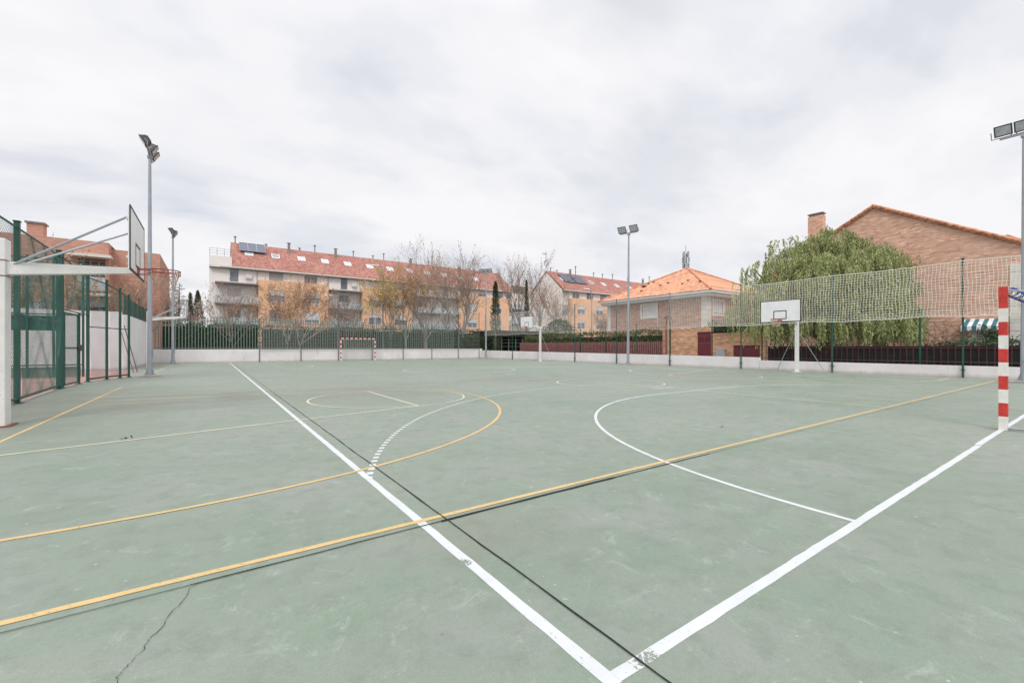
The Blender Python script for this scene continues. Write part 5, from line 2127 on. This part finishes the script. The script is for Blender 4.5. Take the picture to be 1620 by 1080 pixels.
def conifer(label, loc, H, R, seed, name='cypress', taper=.6, n=5000, size=.16, group=None):
    rr = random.Random(seed)
    root = thing(name, label, 'tree', (*loc, 0), 0, group)
    MB().tube([(0, 0, 0), (0, 0, H * .9)], [.14, .04], 6).build('trunk', 'bark', root)
    m1 = MB()
    for _ in range(n):
        t_ = rr.random() ** .8
        z = .4 + t_ * (H - .4)
        prof = R * min(1, (1 - t_) ** taper * 1.15) * (.65 + .35 * min(1, t_ * 6))
        a = rr.uniform(0, 2 * pi)
        lump = 1 + .18 * sin(a * 3 + z * 1.7 + seed) + .12 * sin(a * 5 - z * 2.9)
        q = prof * lump * rr.uniform(.55, 1.05)
        leafq(m1, (q * cos(a), q * sin(a), z), size, rr, .45)
    m1.build('crown', 'leaf_dark', root)
    return root


conifer('slim dark cypress behind the mast at the far right corner', at_d(784, 49), hgt(784, 49, 446), .66, 5, n=5200, taper=.55)
conifer('dark columnar conifer left of the bare tree by the second block', at_d(833, 58), hgt(833, 58, 444), .45, 15, n=2600)
#conifer('narrow dark conifer against the cream gable end of the second block', at_d(841, 62), hgt(841, 62, 478), 1.2, 25, n=2600)
conifer('dark conifer at the corner of the red brick block', at_d(256, 45), hgt(256, 45, 462), .9, 6, n=2600)
conifer('slim pointed cypress left of its broader neighbour behind the far left railing', at_d(301, 52), hgt(301, 52, 463), .55, 7, n=3000)
conifer('broad pointed cypress left of the long apartment block', at_d(313, 52), hgt(313, 52, 460), 1.15, 8, n=5200, taper=.75)
conifer('round dark evergreen tree left of the second block behind the fence hedge', at_d(884, 50), hgt(884, 50, 506), 3.0, 9, 'evergreen_tree', .45, 4500, .2)


def cedar(label, loc, H, seed):
    rr = random.Random(seed)
    root = thing('cedar', label, 'tree', (*loc, 0))
    t1 = MB()
    t1.tube([(0, 0, 0), (0.1, 0, H)], [.2, .03], 7)
    lm = MB()
    for i in range(46):
        z = H * (.22 + .76 * i / 46)
        L = (1 - i / 50) * 2.9 * rr.uniform(.5, 1.1) + .25
        a = rr.uniform(0, 2 * pi)
        p0 = Vector((.1 * z / H, 0, z))
        p1 = p0 + Vector((cos(a) * L * .6, sin(a) * L * .6, L * .10))
        p2 = p0 + Vector((cos(a) * L, sin(a) * L, L * .02))
        t1.tube([p0, p1, p2], [.035, .02, .008], 4, caps=False)
        for q in range(int(34 * L)):
            t_ = rr.uniform(.2, 1)
            p = p0.lerp(p2, t_) + Vector((rr.gauss(0, .17), rr.gauss(0, .17), rr.gauss(0, .05) + .05))
            leafq(lm, p, .15, rr, .4)
    t1.build('trunk', 'bark', root)
    lm.build('crown', 'leaf_dark', root)


cedar('layered dark cedar with open branches behind the far left corner', at_d(282, 50), hgt(282, 50, 447), 3)


def hedge(label, x0, x1, y0, y1, h, seed, mat='leaf_hedge', dens=70, size=.16, z0=0.0, name='hedge', wave=.08, faces=('y0',)):
    """clipped hedge: a solid leafy body; leaves cover the visible faces and the top"""
    rr = random.Random(seed)
    root = thing(name, label, 'hedge', ((x0 + x1) / 2, (y0 + y1) / 2, 0))
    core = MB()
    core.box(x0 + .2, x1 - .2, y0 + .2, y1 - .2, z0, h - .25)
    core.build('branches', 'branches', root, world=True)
    m1 = MB()

    def bumpy(u):
        return wave * (sin(u * 1.1 + seed) + .6 * sin(u * 2.7 + seed * 2) + .4 * sin(u * 6.1))
    L = x1 - x0
    D = y1 - y0
    for (fc, A_) in (('y0', L * (h - z0)), ('x0', D * (h - z0)), ('top', L * D)):
        if fc != 'top' and fc not in faces:
            continue
        for _ in range(int(A_ * dens * 1.7)):
            x_, y_, z_ = rr.uniform(x0, x1), rr.uniform(y0, y1), rr.uniform(z0, h)
            if fc == 'y0':
                y_ = y0 + rr.uniform(-.06, .15) + bumpy(x_) * .5
                if z_ > h - .2:
                    z_ += bumpy(x_)
            elif fc == 'x0':
                x_ = x0 + rr.uniform(-.06, .15) + bumpy(y_) * .5
                if z_ > h - .2:
                    z_ += bumpy(y_)
            else:
                z_ = h + rr.uniform(-.15, .08) + bumpy(x_ if L > D else y_) + (rr.random() ** 6) * .35
            leafq(m1, (x_, y_, z_), size, rr, .6)
    m1.build('foliage', mat, root, world=True)
    return root


hedge('dark green clipped hedge filling the railing at the far end of the court, left part', -8.5, on_y(411, 50)[0], 50, 51, 3.42, 1, dens=45, size=.19)
hedge('duller dark hedge behind the far goal and mesh', on_y(411, 50)[0] + .05, on_y(775, 50)[0], 50, 51, 3.35, 2, mat='leaf_dark', dens=45, size=.19)
hedge('untrimmed dark shrubs between the railing end and the far right corner', on_y(720, 42)[0], on_y(773, 42)[0], 42.0, 43.4, 2.6, 3, mat='leaf_dark', dens=70, wave=.3)
hedge('olive green hedge above the reddish brown slat fence', 26.5, 27.5, yb0, yb1, 2.38, 4, mat='leaf_olive', dens=70, wave=.10, faces=('x0',))
hedge('low dark shrubs behind the dark picket fence by the gable house', 27.2, 28.6, -3, on_x(1440, 27.2)[1], 1.35, 5, mat='leaf_dark', dens=50, wave=.12, faces=('x0',))
hedge('dark bushes in the porch under the striped awning', GX - 2.6, GX - 1.4, on_x(1592, GX - 2)[1], on_x(1552, GX - 2)[1], 2.1, 6, mat='leaf_dark', dens=80, wave=.2, faces=('x0',), name='bush')
hedge('dark green bush on the garden wall beside the brick house quoins', 27.2, 29.6, on_x(1165, 28)[1] - .8, on_x(1128, 28)[1], 2.95, 7, mat='leaf_dark', dens=60, wave=.25, faces=('x0',), name='bush')

# --- climbing stems on the gable wall
cr = random.Random(4)
m_ = MB()
for i in range(26):
    y = on_x(cr.uniform(1440, 1520), GX)[1]
    p = Vector((GX - .03, y, 0))
    pts = [p]
    d_ = cr.uniform(-.4, .4)
    for k in range(8):
        d_ += cr.gauss(0, .35)
        pts.append(pts[-1] + Vector((0, d_ * .28, .34)))
    m_.tube(pts, [.018 - .0015 * k for k in range(9)], 3, caps=False)
cl = m_.build('climber', 'twig')
tag(cl, 'leafless climber stems on the lower part of the big brick gable wall', 'climbing plant')

# --- pepper tree
pt_loc = at_d(1303, 26.0)
pt = thing('pepper_tree', 'big drooping green pepper tree in front of the brick gable house', 'tree', (*pt_loc, 0))
rr = random.Random(77)
Ux, Uy = CYW, -SY          # across the view
Vx, Vy = SY, CYW           # away from the camera


def LW(u, v, z):
    return Vector((Ux * u + Vx * v, Uy * u + Vy * v, z))


tr = MB()
tr.tube([(0, 0, 0), LW(.1, 0, 1.2), LW(-.1, .1, 2.2)], [.38, .30, .26], 10)
lobes = [(-3.9, 0, 4.7, 1.15, 1.0), (-3.1, -.6, 5.7, 1.2, 1.0), (-2.0, 0, 6.5, 1.25, 1.0), (-.9, .2, 7.3, 1.1, .8), (.4, .3, 7.5, 1.3, .8), (1.7, 0, 7.35, 1.3, .8), (2.9, .0, 6.7, 1.3, .9), (3.9, 0, 5.9, 1.15, .9),
         (4.4, 0, 4.5, 1.1, 1.0), (4.7, .2, 3.2, 1.0, .8), (-4.4, .2, 3.5, .8, .8), (-2.6, -1.8, 4.8, 1.5, 1.1), (-.6, -2.2, 5.5, 1.5, 1.2), (1.5, -2.0, 5.4, 1.5, 1.2), (3.2, -1.5, 4.5, 1.4, 1.1),
         (-3.2, -1.4, 3.4, 1.3, .8), (-1.0, -2.6, 3.9, 1.4, 1.0), (1.0, -2.7, 3.8, 1.5, 1.0), (3.2, -2.0, 3.2, 1.3, .8),
         (-2.6, 1.8, 4.9, 1.6, 1.1), (0, 2.2, 5.8, 1.8, 1.1), (2.6, 1.8, 5.2, 1.6, 1.1), (0, -.6, 6.3, 1.6, 1.0), (-1.6, -1.0, 6.0, 1.3, .9), (2.2, -1.0, 6.2, 1.3, .9)]
lobes = [(u * .84 - .1, v * .9, z, r_ * .92, rz_ * .85) for (u, v, z, r_, rz_) in lobes]
lobes += [(-4.5, 0, 5.0, .8, .7), (-4.6, .2, 3.8, .8, .6), (-4.2, 0, 5.9, .6, .5), (-2.3, .2, 7.15, .85, .7), (-3.2, 0, 6.35, .85, .7), (3.1, .2, 6.9, .95, .7), (3.9, .1, 6.1, .9, .8), (.2, .5, 7.6, .9, .6), (-3.4, -.8, 2.6, 1.1, .5), (-1.9, -2.2, 2.5, 1.1, .5), (-.2, -2.6, 2.6, 1.2, .5), (1.5, -2.4, 2.6, 1.1, .5), (2.9, -1.6, 2.6, 1.1, .5), (3.9, -.4, 2.7, .9, .5), (-2.6, 1.2, 2.8, 1.2, .5), (2.4, 1.2, 2.8, 1.2, .5)]
for (u, v, z, r_, rz_) in lobes:
    e = LW(u, v, z)
    s0 = LW(-.1 + rr.uniform(-.1, .1), .1, 2.0 + rr.uniform(-.4, .2))
    mid = s0.lerp(e, .5) + Vector((rr.gauss(0, .3), rr.gauss(0, .3), .35))
    tr.tube([s0, mid, e], [.13, .075, .03], 5, caps=False)
tr.build('trunk', 'bark', pt, smooth=True)
lf_ = MB()
st_ = MB()
for (u, v, z, r_, rz_) in lobes:
    u += rr.uniform(-.12, .12)
    z += rr.uniform(-.22, .15)
    thin = .5 if (u < -1.6 and z > 4.9) else 1.0
    nc = int(10.5 * r_ * r_)
    for _c in range(nc):
        a = rr.uniform(0, 2 * pi)
        ce = rr.uniform(-.3, 1)
        se = sqrt(max(0, 1 - ce * ce))
        k = rr.uniform(.75, 1.15)
        cc_ = LW(u + r_ * k * se * cos(a), v + r_ * k * se * sin(a), z + rz_ * k * ce)
        out = LW(cos(a), sin(a), 0) * se
        Lc = rr.uniform(.6, 2.1)
        for _ in range(int(rr.uniform(5, 9) * thin)):
            p = cc_ + Vector((rr.gauss(0, .17), rr.gauss(0, .17), rr.gauss(0, .1)))
            L = Lc * rr.uniform(.75, 1.2)
            if z < 4.2:
                L = min(L * 1.3, p.z - rr.uniform(.9, 1.7))
            if L < .3:
                continue
            n = max(4, int(L / .085))
            vel = out * .55 + Vector((0, 0, .28))
            q = p.copy()
            spts = [q.copy()]
            for i in range(n):
                vel = vel * .80 + Vector((rr.gauss(0, .025), rr.gauss(0, .025), -.20))
                q = q + vel * (L / n) * 1.1
                spts.append(q.copy())
                for _k in range(2):
                    leafq(lf_, q + Vector((rr.gauss(0, .03), rr.gauss(0, .03), rr.gauss(0, .03))), .165, rr, .34, down=True)
            if rr.random() < .35:
                st_.tube(spts[::3] if len(spts) > 6 else spts, .008, 3, caps=False)
# wispy shoots above the outline
for _ in range(60):
    u = rr.uniform(-4.5, 3.6)
    z = 7.75 - .16 * (u - .3) ** 2 + rr.uniform(-.5, .1)
    p = LW(u, rr.uniform(-.5, .5), z)
    d_ = Vector((rr.gauss(0, .5), rr.gauss(0, .5), 1)).normalized()
    for i in range(8):
        p = p + d_ * .075
        d_ = (d_ + Vector((rr.gauss(0, .15), rr.gauss(0, .15), -.12))).normalized()
        leafq(lf_, p, .13, rr, .35)
cw = lf_.build('crown', 'leaf_pepper', pt)
st_.build('branchlets', 'twig', cw)

# --- little things on the court: fallen leaf debris
for i, (px, py) in enumerate([(207, 693), (1142, 677)]):
    gx, gy = ground_at(px, py)
    m_ = MB()
    r2 = random.Random(i)
    for k in range(7 if i == 0 else 3):
        leafq(m_, (gx + r2.gauss(0, .03), gy + r2.gauss(0, .03), .012), .045 if i == 0 else .03, r2, .7)
    o = m_.build('leaf_litter', 'joint')
    tag(o, ['small dark clump of leaves on the court near the left hoop', 'tiny dark speck of leaf inside the white arc'][i], 'leaf litter')
